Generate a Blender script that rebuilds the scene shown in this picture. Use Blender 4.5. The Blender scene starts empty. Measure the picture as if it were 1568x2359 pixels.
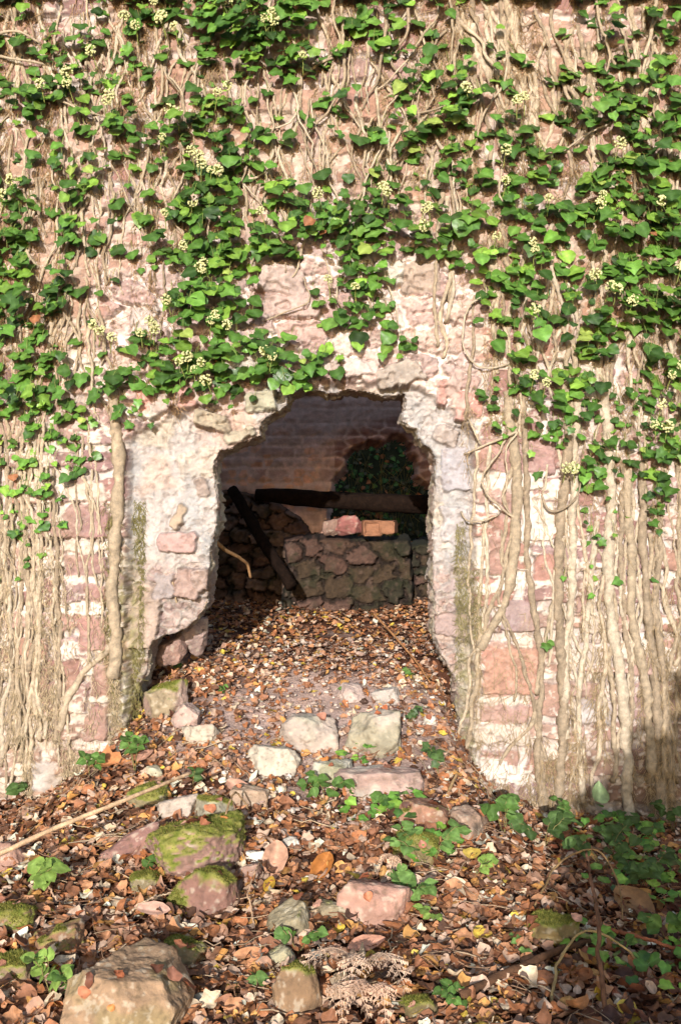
import bpy, math, random
import numpy as np
from mathutils import Vector, Matrix
R_ = math.radians
C = bpy.context.scene.collection
S = bpy.context.scene
# ---------------------------------------------------------------- camera
CZ = 1.5
cam_d = bpy.data.cameras.new('camera'); cam = bpy.data.objects.new('camera', cam_d); C.objects.link(cam)
cam.location = (0, 0, CZ); cam.rotation_euler = (R_(90), 0, 0)
cam_d.sensor_fit = 'HORIZONTAL'; cam_d.sensor_width = 36; cam_d.lens = 36/0.65
cam_d.clip_start = 0.05; cam_d.clip_end = 400
S.camera = cam
# ---------------------------------------------------------------- light
SUN_EL, SUN_AZ = 13.5, 6.0          # degrees up, degrees to the left of the camera's back
w = bpy.data.worlds.new('World'); S.world = w; w.use_nodes = True
nt = w.node_tree; bg = nt.nodes['Background']
sky = nt.nodes.new('ShaderNodeTexSky'); sky.sky_type = 'NISHITA'; sky.sun_disc = False
sky.sun_elevation = R_(SUN_EL); sky.sun_rotation = R_(180+SUN_AZ)
nt.links.new(sky.outputs[0], bg.inputs[0]); bg.inputs[1].default_value = 0.15
sd = bpy.data.lights.new('sun', 'SUN'); sun = bpy.data.objects.new('sun', sd); C.objects.link(sun)
sd.energy = 3.9; sd.angle = R_(0.5); sd.color = (1.0, 0.975, 0.95)
ldir = Vector((math.sin(R_(SUN_AZ))*math.cos(R_(SUN_EL)), math.cos(R_(SUN_AZ))*math.cos(R_(SUN_EL)), -math.sin(R_(SUN_EL))))
sun.rotation_euler = ldir.to_track_quat('-Z', 'Y').to_euler(); sun.location = (-1, -4, 5)
S.view_settings.view_transform = 'Standard'; S.view_settings.look = 'None'
S.view_settings.exposure = 0.84; S.view_settings.gamma = 1
# ---------------------------------------------------------------- basics
K = 0.65/1568.0
YW = 4.3                               # front face of the wall
rng = np.random.default_rng(7)
def P(px, py, Y): return np.array([(px-784)*K*Y, Y, CZ-(py-1179)*K*Y])
def lin(c):
    c = np.asarray(c, float)/255.0
    return np.where(c <= 0.04045, c/12.92, ((c+0.055)/1.055)**2.4)
def A(r, g, b, f=0.6): return lin((r, g, b))*f
def _h(ix, iy, iz, s):
    n = (ix.astype(np.int64)*374761393 + iy.astype(np.int64)*668265263 + iz.astype(np.int64)*2147483647*3 + s*1274126177) & 0xFFFFFFFF
    n = ((n ^ (n >> 13))*1274126177) & 0xFFFFFFFF
    n = (n ^ (n >> 16)) & 0xFFFFFFFF
    return n/4294967295.0
def vn(x, y, s=0, z=None):
    x = np.asarray(x, float); y = np.asarray(y, float)
    ix = np.floor(x); iy = np.floor(y); fx = x-ix; fy = y-iy
    fx = fx*fx*(3-2*fx); fy = fy*fy*(3-2*fy); ix = ix.astype(np.int64); iy = iy.astype(np.int64)
    def lay(iz):
        a = _h(ix, iy, iz, s); b = _h(ix+1, iy, iz, s); c = _h(ix, iy+1, iz, s); d = _h(ix+1, iy+1, iz, s)
        return (a*(1-fx)+b*fx)*(1-fy)+(c*(1-fx)+d*fx)*fy
    if z is None: return lay(np.zeros_like(ix))*2-1
    z = np.asarray(z, float); iz = np.floor(z); fz = z-iz; fz = fz*fz*(3-2*fz); iz = iz.astype(np.int64)
    return (lay(iz)*(1-fz)+lay(iz+1)*fz)*2-1
def fbm(x, y, s=0, o=4, z=None):
    t = 0; a = 1; n = 0
    for i in range(o):
        t = t+a*vn(x*2**i+i*17.3, y*2**i-i*9.1, s+i, None if z is None else z*2**i+i*3.7); n += a; a *= 0.5
    return t/n
def sst(a, b, x):
    t = np.clip((x-a)/(b-a), 0, 1); return t*t*(3-2*t)
def mix(a, b, t):
    t = np.asarray(t)[..., None] if np.ndim(t) else t
    return a*(1-t)+b*t
# ---------------------------------------------------------------- mesh helpers
def build(name, V, F, mat, parent=None, col=None, smooth=True):
    """V (n,3); F array (m,k) or a list of such arrays; col (n,3)"""
    V = np.asarray(V, float)
    if not isinstance(F, list): F = [F]
    F = [np.asarray(f, int) for f in F if len(f)]
    me = bpy.data.meshes.new(name)
    me.vertices.add(len(V)); me.vertices.foreach_set('co', V.ravel())
    lt = np.concatenate([np.full(len(f), f.shape[1]) for f in F]); li = np.concatenate([f.ravel() for f in F])
    ls = np.concatenate([[0], np.cumsum(lt)[:-1]])
    me.loops.add(len(li)); me.loops.foreach_set('vertex_index', li.astype(np.int32))
    me.polygons.add(len(lt)); me.polygons.foreach_set('loop_start', ls.astype(np.int32)); me.polygons.foreach_set('loop_total', lt.astype(np.int32))
    me.polygons.foreach_set('use_smooth', np.full(len(lt), bool(smooth)))
    me.update(calc_edges=True)
    if col is not None:
        c = np.ones((len(V), 4)); c[:, :3] = col
        at = me.color_attributes.new('Col', 'FLOAT_COLOR', 'POINT'); at.data.foreach_set('color', c.ravel().astype(np.float32))
    me.materials.append(mat)
    o = bpy.data.objects.new(name, me); C.objects.link(o)
    if parent: o.parent = parent
    return o
def tag(o, label=None, cat=None, group=None, kind=None):
    if label: o['label'] = label
    if cat: o['category'] = cat
    if group: o['group'] = group
    if kind: o['kind'] = kind
    return o
def empty(name, label, cat, loc=(0, 0, 0), group=None):
    o = bpy.data.objects.new(name, None); C.objects.link(o); o.empty_display_size = 0.1
    o.location = loc; return tag(o, label, cat, group)
def tubes(paths, rad, sides=5, jit=0.0):
    """paths (n,m,3), rad (n,m) -> V,F (quads) + caps as fans ignored"""
    p = np.asarray(paths, float); n, m, _ = p.shape; rad = np.broadcast_to(rad, (n, m))
    t = np.gradient(p, axis=1); t /= np.linalg.norm(t, axis=2, keepdims=True)+1e-9
    up = np.zeros_like(t); up[..., 1] = 1.0
    bad = np.abs(t[..., 1]) > 0.95; up[bad] = (1, 0, 0)
    a = np.cross(t, up); a /= np.linalg.norm(a, axis=2, keepdims=True)+1e-9; b = np.cross(t, a)
    an = np.arange(sides)*2*np.pi/sides
    r = rad[..., None]*(1+jit*rng.normal(size=(n, m, sides)))
    V = p[:, :, None, :]+r[..., None]*(np.cos(an)[None, None, :, None]*a[:, :, None, :]+np.sin(an)[None, None, :, None]*b[:, :, None, :])
    base = (np.arange(n)*m*sides)[:, None, None]+(np.arange(m-1)*sides)[None, :, None]+np.arange(sides)[None, None, :]
    nx = (np.arange(sides)+1) % sides
    base2 = (np.arange(n)*m*sides)[:, None, None]+(np.arange(m-1)*sides)[None, :, None]+nx[None, None, :]
    F = np.stack([base, base2, base2+sides, base+sides], -1).reshape(-1, 4)
    return V.reshape(-1, 3), F
def tube_obj(name, pts, rad, mat, parent=None, col=None, sides=8, jit=0.06, cap=True, seg=None):
    pts = np.asarray(pts, float)
    if seg:
        d = np.concatenate([[0], np.cumsum(np.linalg.norm(np.diff(pts, axis=0), axis=1))]); q = np.linspace(0, d[-1], seg)
        # smooth catmull-like resample
        pts2 = np.stack([np.interp(q, d, pts[:, i]) for i in range(3)], 1)
        for _ in range(max(2, seg//(2*len(pts)))):
            pts2[1:-1] = (pts2[:-2]+pts2[1:-1]*2+pts2[2:])/4
        rad = np.interp(q, d, np.broadcast_to(rad, (len(pts),))) if np.ndim(rad) else np.full(seg, rad)
        pts = pts2
    m = len(pts)
    V, F = tubes(pts[None], np.asarray(rad)[None] if np.ndim(rad) else np.full((1, m), rad), sides, jit)
    Fs = [F]
    if cap: Fs.append(np.array([np.arange(sides)[::-1], (m-1)*sides+np.arange(sides)]))
    cc = None
    if col is not None: cc = np.tile(np.asarray(col), (len(V), 1))*(1+0.12*rng.normal(size=(len(V), 1)))
    return build(name, V, Fs, mat, parent, cc)
def wob(a, b, n=14, amp=0.01, sag=0, seed=None):
    g = np.random.default_rng(seed if seed is not None else int(rng.integers(1e6)))
    a = np.asarray(a, float); b = np.asarray(b, float); t = np.linspace(0, 1, n)[:, None]
    p = a*(1-t)+b*t; p[:, 2] -= sag*4*(t*(1-t))[:, 0]
    q = np.cumsum(g.normal(size=(n, 3)), axis=0); q -= q[0]+(q[-1]-q[0])*t
    return p+amp*q
# ---------------------------------------------------------------- materials
def mat(name, rough=0.85, bump=0.4, bscale=60, var=0.25, vscale=12, spec=0.3, sub=0.0, trans=0.0, base=None, bdist=0.01, detail=8):
    m = bpy.data.materials.new(name); m.use_nodes = True; n = m.node_tree.nodes; l = m.node_tree.links
    b = n['Principled BSDF']; b.inputs['Roughness'].default_value = rough; b.inputs['Specular IOR Level'].default_value = spec
    geo = n.new('ShaderNodeNewGeometry')
    if base is None:
        a = n.new('ShaderNodeAttribute'); a.attribute_name = 'Col'; src = a.outputs['Color']
    else:
        a = n.new('ShaderNodeRGB'); a.outputs[0].default_value = (*base, 1); src = a.outputs[0]
    nz = n.new('ShaderNodeTexNoise'); nz.inputs['Scale'].default_value = vscale; nz.inputs['Detail'].default_value = 9; nz.inputs['Roughness'].default_value = 0.65
    l.new(geo.outputs['Position'], nz.inputs['Vector'])
    mr = n.new('ShaderNodeMapRange'); mr.inputs[1].default_value = 0.3; mr.inputs[2].default_value = 0.7
    mr.inputs[3].default_value = 1-var; mr.inputs[4].default_value = 1+var
    l.new(nz.outputs[0], mr.inputs[0])
    mx = n.new('ShaderNodeVectorMath'); mx.operation = 'SCALE'
    l.new(src, mx.inputs[0]); l.new(mr.outputs[0], mx.inputs['Scale']); l.new(mx.outputs[0], b.inputs['Base Color'])
    if bump:
        nb = n.new('ShaderNodeTexNoise'); nb.inputs['Scale'].default_value = bscale; nb.inputs['Detail'].default_value = detail; nb.inputs['Roughness'].default_value = 0.65
        l.new(geo.outputs['Position'], nb.inputs['Vector'])
        bp = n.new('ShaderNodeBump'); bp.inputs['Strength'].default_value = bump; bp.inputs['Distance'].default_value = bdist
        l.new(nb.outputs[0], bp.inputs['Height']); l.new(bp.outputs[0], b.inputs['Normal'])
    if trans:
        tr = n.new('ShaderNodeBsdfTranslucent'); ms = n.new('ShaderNodeMixShader'); ms.inputs[0].default_value = trans
        l.new(mx.outputs[0], tr.inputs[0]); l.new(b.outputs[0], ms.inputs[1]); l.new(tr.outputs[0], ms.inputs[2])
        l.new(ms.outputs[0], n['Material Output'].inputs[0])
    return m
M_wall = mat('stone_and_lime', 0.92, 0.55, 55, 0.22, 22, 0.15, bdist=0.012, detail=12)
M_rock = mat('sandstone', 0.9, 0.6, 70, 0.25, 16, 0.2, bdist=0.01, detail=12)
M_soil = mat('soil', 0.95, 0.8, 40, 0.4, 10, 0.1, bdist=0.02)
M_leaf = mat('ivy_leaf', 0.42, 0.3, 26, 0.32, 28, 0.4, trans=0.10, bdist=0.006)
M_herb = mat('herb_leaf', 0.6, 0.2, 60, 0.3, 40, 0.2, trans=0.2, bdist=0.003)
M_dead = mat('dead_leaf', 0.6, 0.35, 90, 0.3, 50, 0.35, trans=0.08, bdist=0.004)
M_stem = mat('ivy_stem', 0.95, 0.7, 120, 0.32, 60, 0.08, bdist=0.006)
M_wood = mat('old_wood', 0.9, 0.8, 50, 0.4, 18, 0.15, bdist=0.01)
M_moss = mat('moss', 0.95, 0.0, 50, 0.35, 30, 0.1)
M_flower = mat('ivy_flower', 0.8, 0.2, 200, 0.2, 60, 0.2)
# ---------------------------------------------------------------- ground
def W_(x, Y):
    kx = [-3, -1.40, -1.22, -0.98, -0.88, -0.7, -0.3, 0.2, 0.42, 0.5, 0.58, 0.83, 1.4, 3]
    kw = [0, 0.0, 0.02, 0.45, 0.80, 0.96, 1.0, 1.0, 0.92, 0.72, 0.36, 0.10, 0.0, 0]
    s = 1+np.clip(YW-Y, 0, 2)*0.22
    w_ = np.interp(x/s+0.0, kx, kw)
    return np.where(Y > YW+0.12, np.where(Y > YW+0.5, 1.0, np.maximum(w_, sst(YW+0.12, YW+0.5, Y))), w_)
def G(x, Y):
    x = np.asarray(x, float); Y = np.asarray(Y, float)
    zs = np.interp(x, [-1.5, 1.5], [0.27, 0.18])+0.02*np.interp(Y, [1.5, 4.3], [0, 1])
    zc = np.interp(Y, [0, 1.5, 2.6, 3.2, 3.6, 4.0, 4.6, 5.4, 6.4, 7.0, 7.4, 10.0, 14, 60], [0.15, 0.19, 0.235, 0.32, 0.42, 0.555, 0.79, 0.90, 0.985, 1.0, 1.1, 3.6, 5.0, 6.0])
    zs2 = np.where(Y > 7.0, zc, zs)
    z = zs2+(zc-zs2)*W_(x, Y)
    far = np.clip((np.abs(x)+np.abs(Y)-8)/20, 0, 1)
    z = z+0.035*fbm(x*1.7, Y*1.7, 5, 3)*(1-far)+0.012*fbm(x*9, Y*9, 8, 3)*(1-far)+far*0.5*fbm(x*.1, Y*.1, 3, 2)
    return z
_YS = np.arange(1.0, 9, 0.006)
def hit(px, py):
    x = (px-784)*K*_YS; z = CZ-(py-1179)*K*_YS; b = z <= G(x, _YS)
    i = int(np.argmax(b)) if b.any() else len(_YS)-1
    return np.array([x[i], _YS[i], float(G(x[i], _YS[i]))])
def axis(parts): return np.unique(np.round(np.concatenate([np.arange(a, b, s) for a, b, s in parts]), 5))
gx = axis([(-60, -12, 6), (-12, -2.4, 0.4), (-2.4, 2.4, 0.025), (2.4, 12, 0.4), (12, 61, 6)])
gy = axis([(-60, -6, 6), (-6, 1.2, 0.3), (1.2, 9, 0.025), (9, 20, 0.4), (20, 61, 6)])
def grid_faces(nx, ny, keep=None):
    i = (np.arange(ny-1)[:, None]*nx+np.arange(nx-1)[None, :])
    F = np.stack([i, i+1, i+1+nx, i+nx], -1)
    return F[keep] if keep is not None else F.reshape(-1, 4)
XX, YY = np.meshgrid(gx, gy); ZZ = G(XX, YY)
nz_ = fbm(XX*5, YY*5, 21, 4)[..., None]
gc = mix(A(96, 62, 46), A(202, 172, 158), sst(0.1, 0.6, nz_[..., 0]*.6+1.0*np.exp(-((XX+0.1)/0.6)**2-((YY-4.25)/0.5)**2)))
gb = sst(7.2, 7.6, YY); gc = mix(gc, A(52, 50, 26), gb)
tag(build('ground', np.stack([XX, YY, ZZ], -1).reshape(-1, 3), grid_faces(len(gx), len(gy)), M_soil, None, gc.reshape(-1, 3)), kind='structure')
# ---------------------------------------------------------------- masonry painter
def poly_sd(U, V, poly):
    """signed distance (px), negative inside"""
    p = np.array(poly, float); d = np.full(U.shape, 1e9); ins = np.zeros(U.shape, bool)
    for i in range(len(p)):
        a = p[i]; b = p[(i+1) % len(p)]; e = b-a
        t = np.clip(((U-a[0])*e[0]+(V-a[1])*e[1])/(e@e+1e-9), 0, 1)
        d = np.minimum(d, np.hypot(U-a[0]-t*e[0], V-a[1]-t*e[1]))
        c = ((a[1] > V) != (b[1] > V))
        with np.errstate(divide='ignore', invalid='ignore'):
            xi = (b[0]-a[0])*(V-a[1])/(b[1]-a[1]+1e-12)+a[0]
        ins ^= c & (U < xi)
    return np.where(ins, -d, d)
def voro(U, V, su, sv, seed, jit=0.85):
    u = U/su; v = V/sv; iu = np.floor(u).astype(int); iv = np.floor(v).astype(int)
    f1 = np.full(U.shape, 9.0); f2 = f1.copy(); idd = np.zeros(U.shape)
    z = np.zeros_like(iu)
    for di in (-1, 0, 1):
        for dj in (-1, 0, 1):
            cu = iu+di; cv = iv+dj
            x = cu+0.5+jit*(_h(cu, cv, z, seed)-0.5); y = cv+0.5+jit*(_h(cu, cv, z, seed+1)-0.5)
            d = np.hypot(u-x, v-y); h = _h(cu, cv, z, seed+2)
            nf = d < f1
            f2 = np.where(nf, f1, np.minimum(f2, d)); idd = np.where(nf, h, idd); f1 = np.where(nf, d, f1)
    return idd, f2-f1
def facets(U, V, su, sv, seed):
    u = U/su; v = V/sv; iu = np.floor(u).astype(int); iv = np.floor(v).astype(int); z = np.zeros_like(iu)
    f1 = np.full(U.shape, 9.0); h = np.zeros(U.shape); idd = np.zeros(U.shape)
    for di in (-1, 0, 1):
        for dj in (-1, 0, 1):
            cu = iu+di; cv = iv+dj; dx = u-(cu+.5+.9*(_h(cu, cv, z, seed)-.5)); dy = v-(cv+.5+.9*(_h(cu, cv, z, seed+1)-.5)); d = np.hypot(dx, dy); nf = d < f1
            hh = dx*(_h(cu, cv, z, seed+3)*2-1)+dy*(_h(cu, cv, z, seed+4)*2-1)+.6*(_h(cu, cv, z, seed+5)-.5)
            h = np.where(nf, hh, h); idd = np.where(nf, _h(cu, cv, z, seed+2), idd); f1 = np.where(nf, d, f1)
    return h, idd
def coursed(U, V, rh, cw, seed, top=-600):
    g = np.random.default_rng(seed)
    e = [top]
    while e[-1] < 3200: e.append(e[-1]+rh*g.uniform(0.6, 1.4))
    e = np.array(e); r = np.clip(np.searchsorted(e, V)-1, 0, len(e)-2)
    dv = np.minimum(V-e[r], e[r+1]-V)
    idd = np.zeros(U.shape); du = np.full(U.shape, 99.0)
    for k in range(r.min(), r.max()+1):
        m = r == k
        if not m.any(): continue
        c = [-1200]
        while c[-1] < 2800: c.append(c[-1]+cw*g.uniform(0.5, 1.6))
        c = np.array(c); q = np.clip(np.searchsorted(c, U[m])-1, 0, len(c)-2)
        du[m] = np.minimum(U[m]-c[q], c[q+1]-U[m]); idd[m] = _h(q, np.full_like(q, k), np.zeros_like(q), seed)
    return idd, np.minimum(dv, du)
def pick(idd, cols):
    cols = np.array(cols); return cols[np.clip((idd*len(cols)).astype(int), 0, len(cols)-1)]
def blk(U, V, cx, cy, w_, h_, rot=0, r=6):
    c, s = math.cos(R_(rot)), math.sin(R_(rot)); x = (U-cx)*c+(V-cy)*s; y = -(U-cx)*s+(V-cy)*c
    qx = np.abs(x)-w_/2+r; qy = np.abs(y)-h_/2+r
    return np.hypot(np.maximum(qx, 0), np.maximum(qy, 0))+np.minimum(np.maximum(qx, qy), 0)-r
MORT = A(220, 204, 196, 0.66); MORTW = A(236, 222, 206, 0.7)
RED = [A(182, 146, 136), A(168, 128, 120), A(190, 152, 138), A(162, 128, 124), A(196, 162, 150), A(186, 142, 126), A(176, 146, 140)]
PALE = [A(205, 178, 168), A(190, 162, 152), A(214, 192, 180), A(182, 158, 150), A(200, 172, 158), A(176, 148, 140), A(196, 186, 172)]
HOLE = [(665, 900), (690, 898), (722, 896), (755, 902), (775, 904), (800, 894), (850, 899), (880, 908), (905, 912), (932, 904), (936, 925), (926, 945), (928, 965), (945, 978), (960, 986), (966, 1005), (984, 1022), (998, 1040), (1003, 1060), (1001, 1150), (996, 1240), (998, 1330), (1004, 1400), (1000, 1450), (1012, 1500), (1036, 1540), (1054, 1580), (1062, 1700), (1060, 2100),
        (250, 2100), (262, 1760), (296, 1660), (322, 1580), (334, 1550), (340, 1500), (352, 1474), (384, 1462), (420, 1452), (450, 1430), (468, 1400), (478, 1360), (482, 1320), (480, 1280), (490, 1235), (496, 1200), (494, 1175), (500, 1150), (491, 1125), (494, 1100), (488, 1075), (492, 1055), (505, 1036), (530, 1028), (560, 1018), (582, 1008), (598, 1002), (599, 970), (612, 958), (640, 945), (660, 930)]
RECESS = [(292, 1012), (330, 985), (400, 948), (480, 922), (560, 905), (640, 880), (930, 882), (1000, 905), (1050, 945), (1082, 985), (1092, 1030), (1092, 2100), (292, 2100)]
fx = axis([(-3.6, -1.5, 0.03), (-1.5, 1.5, 0.0044), (1.5, 3.6, 0.03)])
fz = axis([(-0.15, 0.12, 0.03), (0.12, 3.68, 0.0044), (3.68, 4.0, 0.03)])
X, Z = np.meshgrid(fx, fz); U = 784+X/(K*YW); V = 1179-(Z-CZ)/(K*YW)
n1 = fbm(U/60, V/60, 31, 4); n2 = fbm(U/60, V/60, 47, 4); n3 = fbm(U/14, V/14, 53, 3); n4 = fbm(U/150, V/150, 61, 3); nf = fbm(U/5, V/5, 71, 2)
wU = U+16*n1+4*n3; wV = V+13*n2+3*n3
# coursed sandstone
idc, ec = coursed(wU, wV, 78, 125, 11)
jw = 9+7*n4
st = sst(jw-1, jw+2.5, ec+4*n3)
col = mix(MORT+0*U[..., None], pick(idc, RED), st)
hgt = -0.010+0.022*st*(0.5+idc)+0.006*n3*(1-st)
smear = sst(0.20, 0.27, fbm(U/55, V/26, 83, 4)+0.10*(1-st))     # lime smeared over the stones
col = mix(col, MORTW, smear*np.where(V < 800, .45, .8)); hgt = hgt+0.006*smear
# rubble core above and around the doorway
rub = sst(30, -25, poly_sd(U, V, [(235, 640), (330, 590), (560, 540), (760, 430), (900, 480), (1010, 560), (1085, 640), (1095, 980), (1040, 1000), (640, 1000), (300, 1010), (235, 960)])+26*n1)
idv, ev = voro(wU+10*n3, wV+8*n3, 92, 58, 5)
sv_ = sst(0.06, 0.2, ev+0.05*n3)
rc = mix(A(234, 216, 206, 0.74)+0*U[..., None], pick(idv, PALE)*1.22, sv_)
idw, ew = voro(wU, wV, 34, 24, 15); rh_ = -0.018+0.040*sv_*(0.2+idv)+0.010*(idw-0.5)+0.008*n3
rc = rc*(1+0.10*(idw-0.5))[..., None]
col = mix(col, rc, rub); hgt = hgt*(1-rub)+rh_*rub
# infill of the doorway: lime render with stones showing through
rd = poly_sd(U, V, RECESS)+5*n3+3*n1
rec = sst(9, -12, rd)
idp, ep = voro(wU-8*n3, wV, 105, 80, 25)
n5 = fbm(U/24, V/24, 57, 4); n6 = fbm(U/40, V/9, 58, 3)
sp = sst(0.06, 0.34, ep+0.12*n3+.1*n5)*sst(.55, .8, idp)
ic = mix(A(200, 189, 182, 0.63)+0*U[..., None], pick((idp*7) % 1, [A(200, 184, 162, .66), A(206, 178, 160, .66), A(196, 184, 164, .66), A(205, 188, 170, .66)]), sp*0.7)
ic = mix(ic, A(214, 176, 156), sst(0.1, 0.5, fbm(U/80, V/140, 97, 3))*0.6)
ic = mix(ic, A(176, 174, 172, 0.62), sst(0.0, 0.45, fbm(U/60, V/160, 99, 3)+0.8*sst(1010, 1060, U))*0.7)
low = sst(1270, 1330, V+20*n1)                                  # shattered foot of the left jamb
ic = mix(ic, mix(A(190, 176, 166, 0.6)+0*U[..., None], pick(idw, PALE+RED), sst(0.05, 0.2, ew)*0.7), low*0.8)
ih = 0.0025*n3+0.018*n1+0.012*n5+0.006*sp-0.010*sst(.25, .4, n5)+.006*fbm(U/12, V/70, 63, 3)+low*(0.03*(idw-0.5)+0.02*n1)
col = mix(col, ic, rec); hgt = hgt*(1-rec)+(ih-0.05)*rec
# named stones, voussoirs and lime patches: cx, cy, w, h, rot, colour, height, seed
SPEC = [(196, 1200, 102, 80, 0, A(164, 122, 118), .018), (198, 1303, 98, 50, 1, A(160, 118, 112), .016), (222, 1364, 56, 46, 3, A(168, 124, 116), .02), (214, 1460, 62, 78, -1, A(172, 122, 112), .02),
        (106, 1548, 24, 56, 12, A(168, 112, 102), .01), (168, 1552, 34, 66, -8, A(168, 118, 106), .012), (240, 1568, 52, 84, 8, A(166, 122, 108), .02), (224, 1664, 52, 88, 4, A(160, 112, 106), .02), (150, 1740, 44, 34, 0, A(170, 122, 110), .012),
        (1152, 1280, 60, 90, 0, A(186, 140, 124), .016), (1252, 1306, 48, 62, 4, A(186, 128, 112), .016), (1196, 1420, 76, 70, 8, A(166, 140, 140), .018), (1172, 1545, 128, 112, 0, A(198, 140, 118), .022), (1160, 1642, 112, 44, 0, A(192, 150, 142), .016),
        (1150, 1050, 90, 80, 0, A(184, 138, 128), .016), (1240, 1055, 80, 80, 0, A(178, 136, 130), .012), (1185, 1170, 70, 50, 0, A(186, 146, 134), .012), (1345, 1590, 90, 36, 2, A(188, 152, 146), .012), (1340, 1395, 40, 40, 0, A(170, 130, 126), .01),
        (1170, 1110, 170, 40, 0, MORTW, .012), (1160, 1612, 116, 20, 0, MORTW, .008), (1150, 1690, 124, 46, 0, MORTW, .016), (1138, 1770, 70, 50, 4, MORTW, .018), (1370, 1430, 60, 46, 0, MORTW, .008), (1372, 1510, 84, 60, 0, A(214, 206, 202, .66), .008), (1372, 1640, 66, 60, 0, A(206, 200, 200, .62), .01), (1235, 1200, 80, 90, 0, MORTW, .008),
        (185, 1132, 110, 40, 0, MORTW, .012), (205, 1258, 130, 30, 0, MORTW, .014), (200, 1335, 96, 18, 0, MORTW, .01), (214, 1400, 62, 32, 0, MORTW, .014), (228, 1612, 50, 22, 0, MORTW, .014), (100, 1790, 60, 70, 0, A(214, 210, 210, .66), .01), (20, 1640, 40, 140, 0, A(214, 204, 200, .64), .01),
        (372, 920, 32, 52, -6, A(206, 186, 174), .02), (428, 915, 40, 48, -10, A(228, 172, 158), .022), (330, 925, 36, 46, 0, A(226, 160, 144), .012), (468, 905, 36, 40, -14, A(204, 180, 166), .014),
        (1022, 905, 26, 60, 16, A(222, 164, 150), .02), (1052, 880, 28, 62, 22, A(206, 178, 166), .02), (1064, 935, 30, 70, 14, A(228, 170, 156), .018), (1096, 930, 24, 60, 10, A(220, 150, 136), .014),
        (700, 840, 150, 44, -4, A(206, 186, 176), .03), (920, 860, 110, 50, -14, A(184, 172, 158), .034), (830, 845, 80, 40, 4, A(224, 204, 194, .64), .026), (670, 700, 130, 60, 3, A(196, 168, 158), .02), (690, 760, 110, 46, -3, A(206, 172, 160), .016), (650, 645, 110, 60, 8, A(190, 168, 158), .026), (330, 740, 60, 70, 10, A(204, 192, 184), .02), (970, 640, 90, 70, 0, A(176, 156, 138), .02), (370, 640, 70, 60, 0, A(210, 184, 176), .03),
        (1060, 250, 110, 90, 0, A(168, 116, 104), .02), (830, 240, 70, 80, 0, A(166, 112, 104), .02), (400, 200, 90, 70, -10, A(170, 120, 108), .02), (850, 420, 100, 60, 5, A(160, 130, 124), .02), (1280, 380, 80, 60, 0, A(166, 122, 110), .018)]
INF = [(485, 968, 80, 34, 12, A(190, 176, 148), .05), (600, 925, 74, 46, -6, A(188, 186, 158), .045), (550, 1000, 70, 24, -16, A(196, 186, 160), .03), (408, 1192, 26, 60, 28, A(188, 164, 134), .035), (405, 1250, 90, 46, 2, A(196, 158, 150), .04), (460, 1120, 24, 40, -20, A(176, 158, 146), .02), (430, 1345, 60, 70, 10, A(180, 150, 138), .05), (330, 1420, 66, 150, 4, A(194, 170, 152), .045), (375, 1350, 50, 60, 0, A(170, 160, 158), .03), (460, 1335, 40, 50, -10, A(184, 160, 148), .05),
       (1040, 1440, 74, 56, 2, A(176, 152, 146), .02), (1052, 1080, 60, 100, 0, A(190, 186, 190), .02), (1050, 1210, 70, 90, 0, A(196, 190, 188), .02), (1030, 1000, 60, 40, 20, A(190, 176, 166), .03)]
named = np.zeros_like(U)
for q, (cx, cy, w_, h_, ro, cc, hh) in enumerate(SPEC+INF):
    sel = (np.abs(U-cx) < w_+h_+30) & (np.abs(V-cy) < w_+h_+30)
    u = U[sel]; v = V[sel]
    d = blk(u, v, cx, cy, w_, h_, ro, 7)+5.5*n1[sel]+5*n3[sel]
    wht = cc[2] > .45
    d = d+(20 if wht else 9)*fbm(u/24, v/24, 57+q, 4)+(6 if wht else 0); m_ = sst(2, -3, d); base = -0.05*(1 if q >= len(SPEC) else 0)
    tilt = ((u-cx)*math.sin(q*2.1)+(v-cy)*math.cos(q*1.7))/max(w_, h_)*0.02
    jm = sst(9, 3, np.abs(d))*(1-m_)*sst(-.3, .4, n1[sel])
    cc = np.asarray(cc)*.8+.2*A(205, 180, 168); col[sel] = mix(col[sel], cc*(1+0.12*n1[sel]+0.1*n3[sel])[..., None], m_*(.8 if wht else .95))
    named[sel] = np.maximum(named[sel], m_)
    hgt[sel] = hgt[sel]*(1-m_)+(base+hh+tilt+0.004*n3[sel])*m_-0.008*jm
# moss and algae on the door reveals, grey-green film
mo = np.maximum(sst(60, 10, np.abs(U-292+14*n1))*sst(1150, 1420, V), 0.8*sst(34, 8, np.abs(U-1080+10*n1))*sst(1200, 1500, V))
col = mix(col, A(150, 142, 96, 0.55), np.clip(mo*(0.7+0.8*n3), 0, 0.85))
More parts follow.
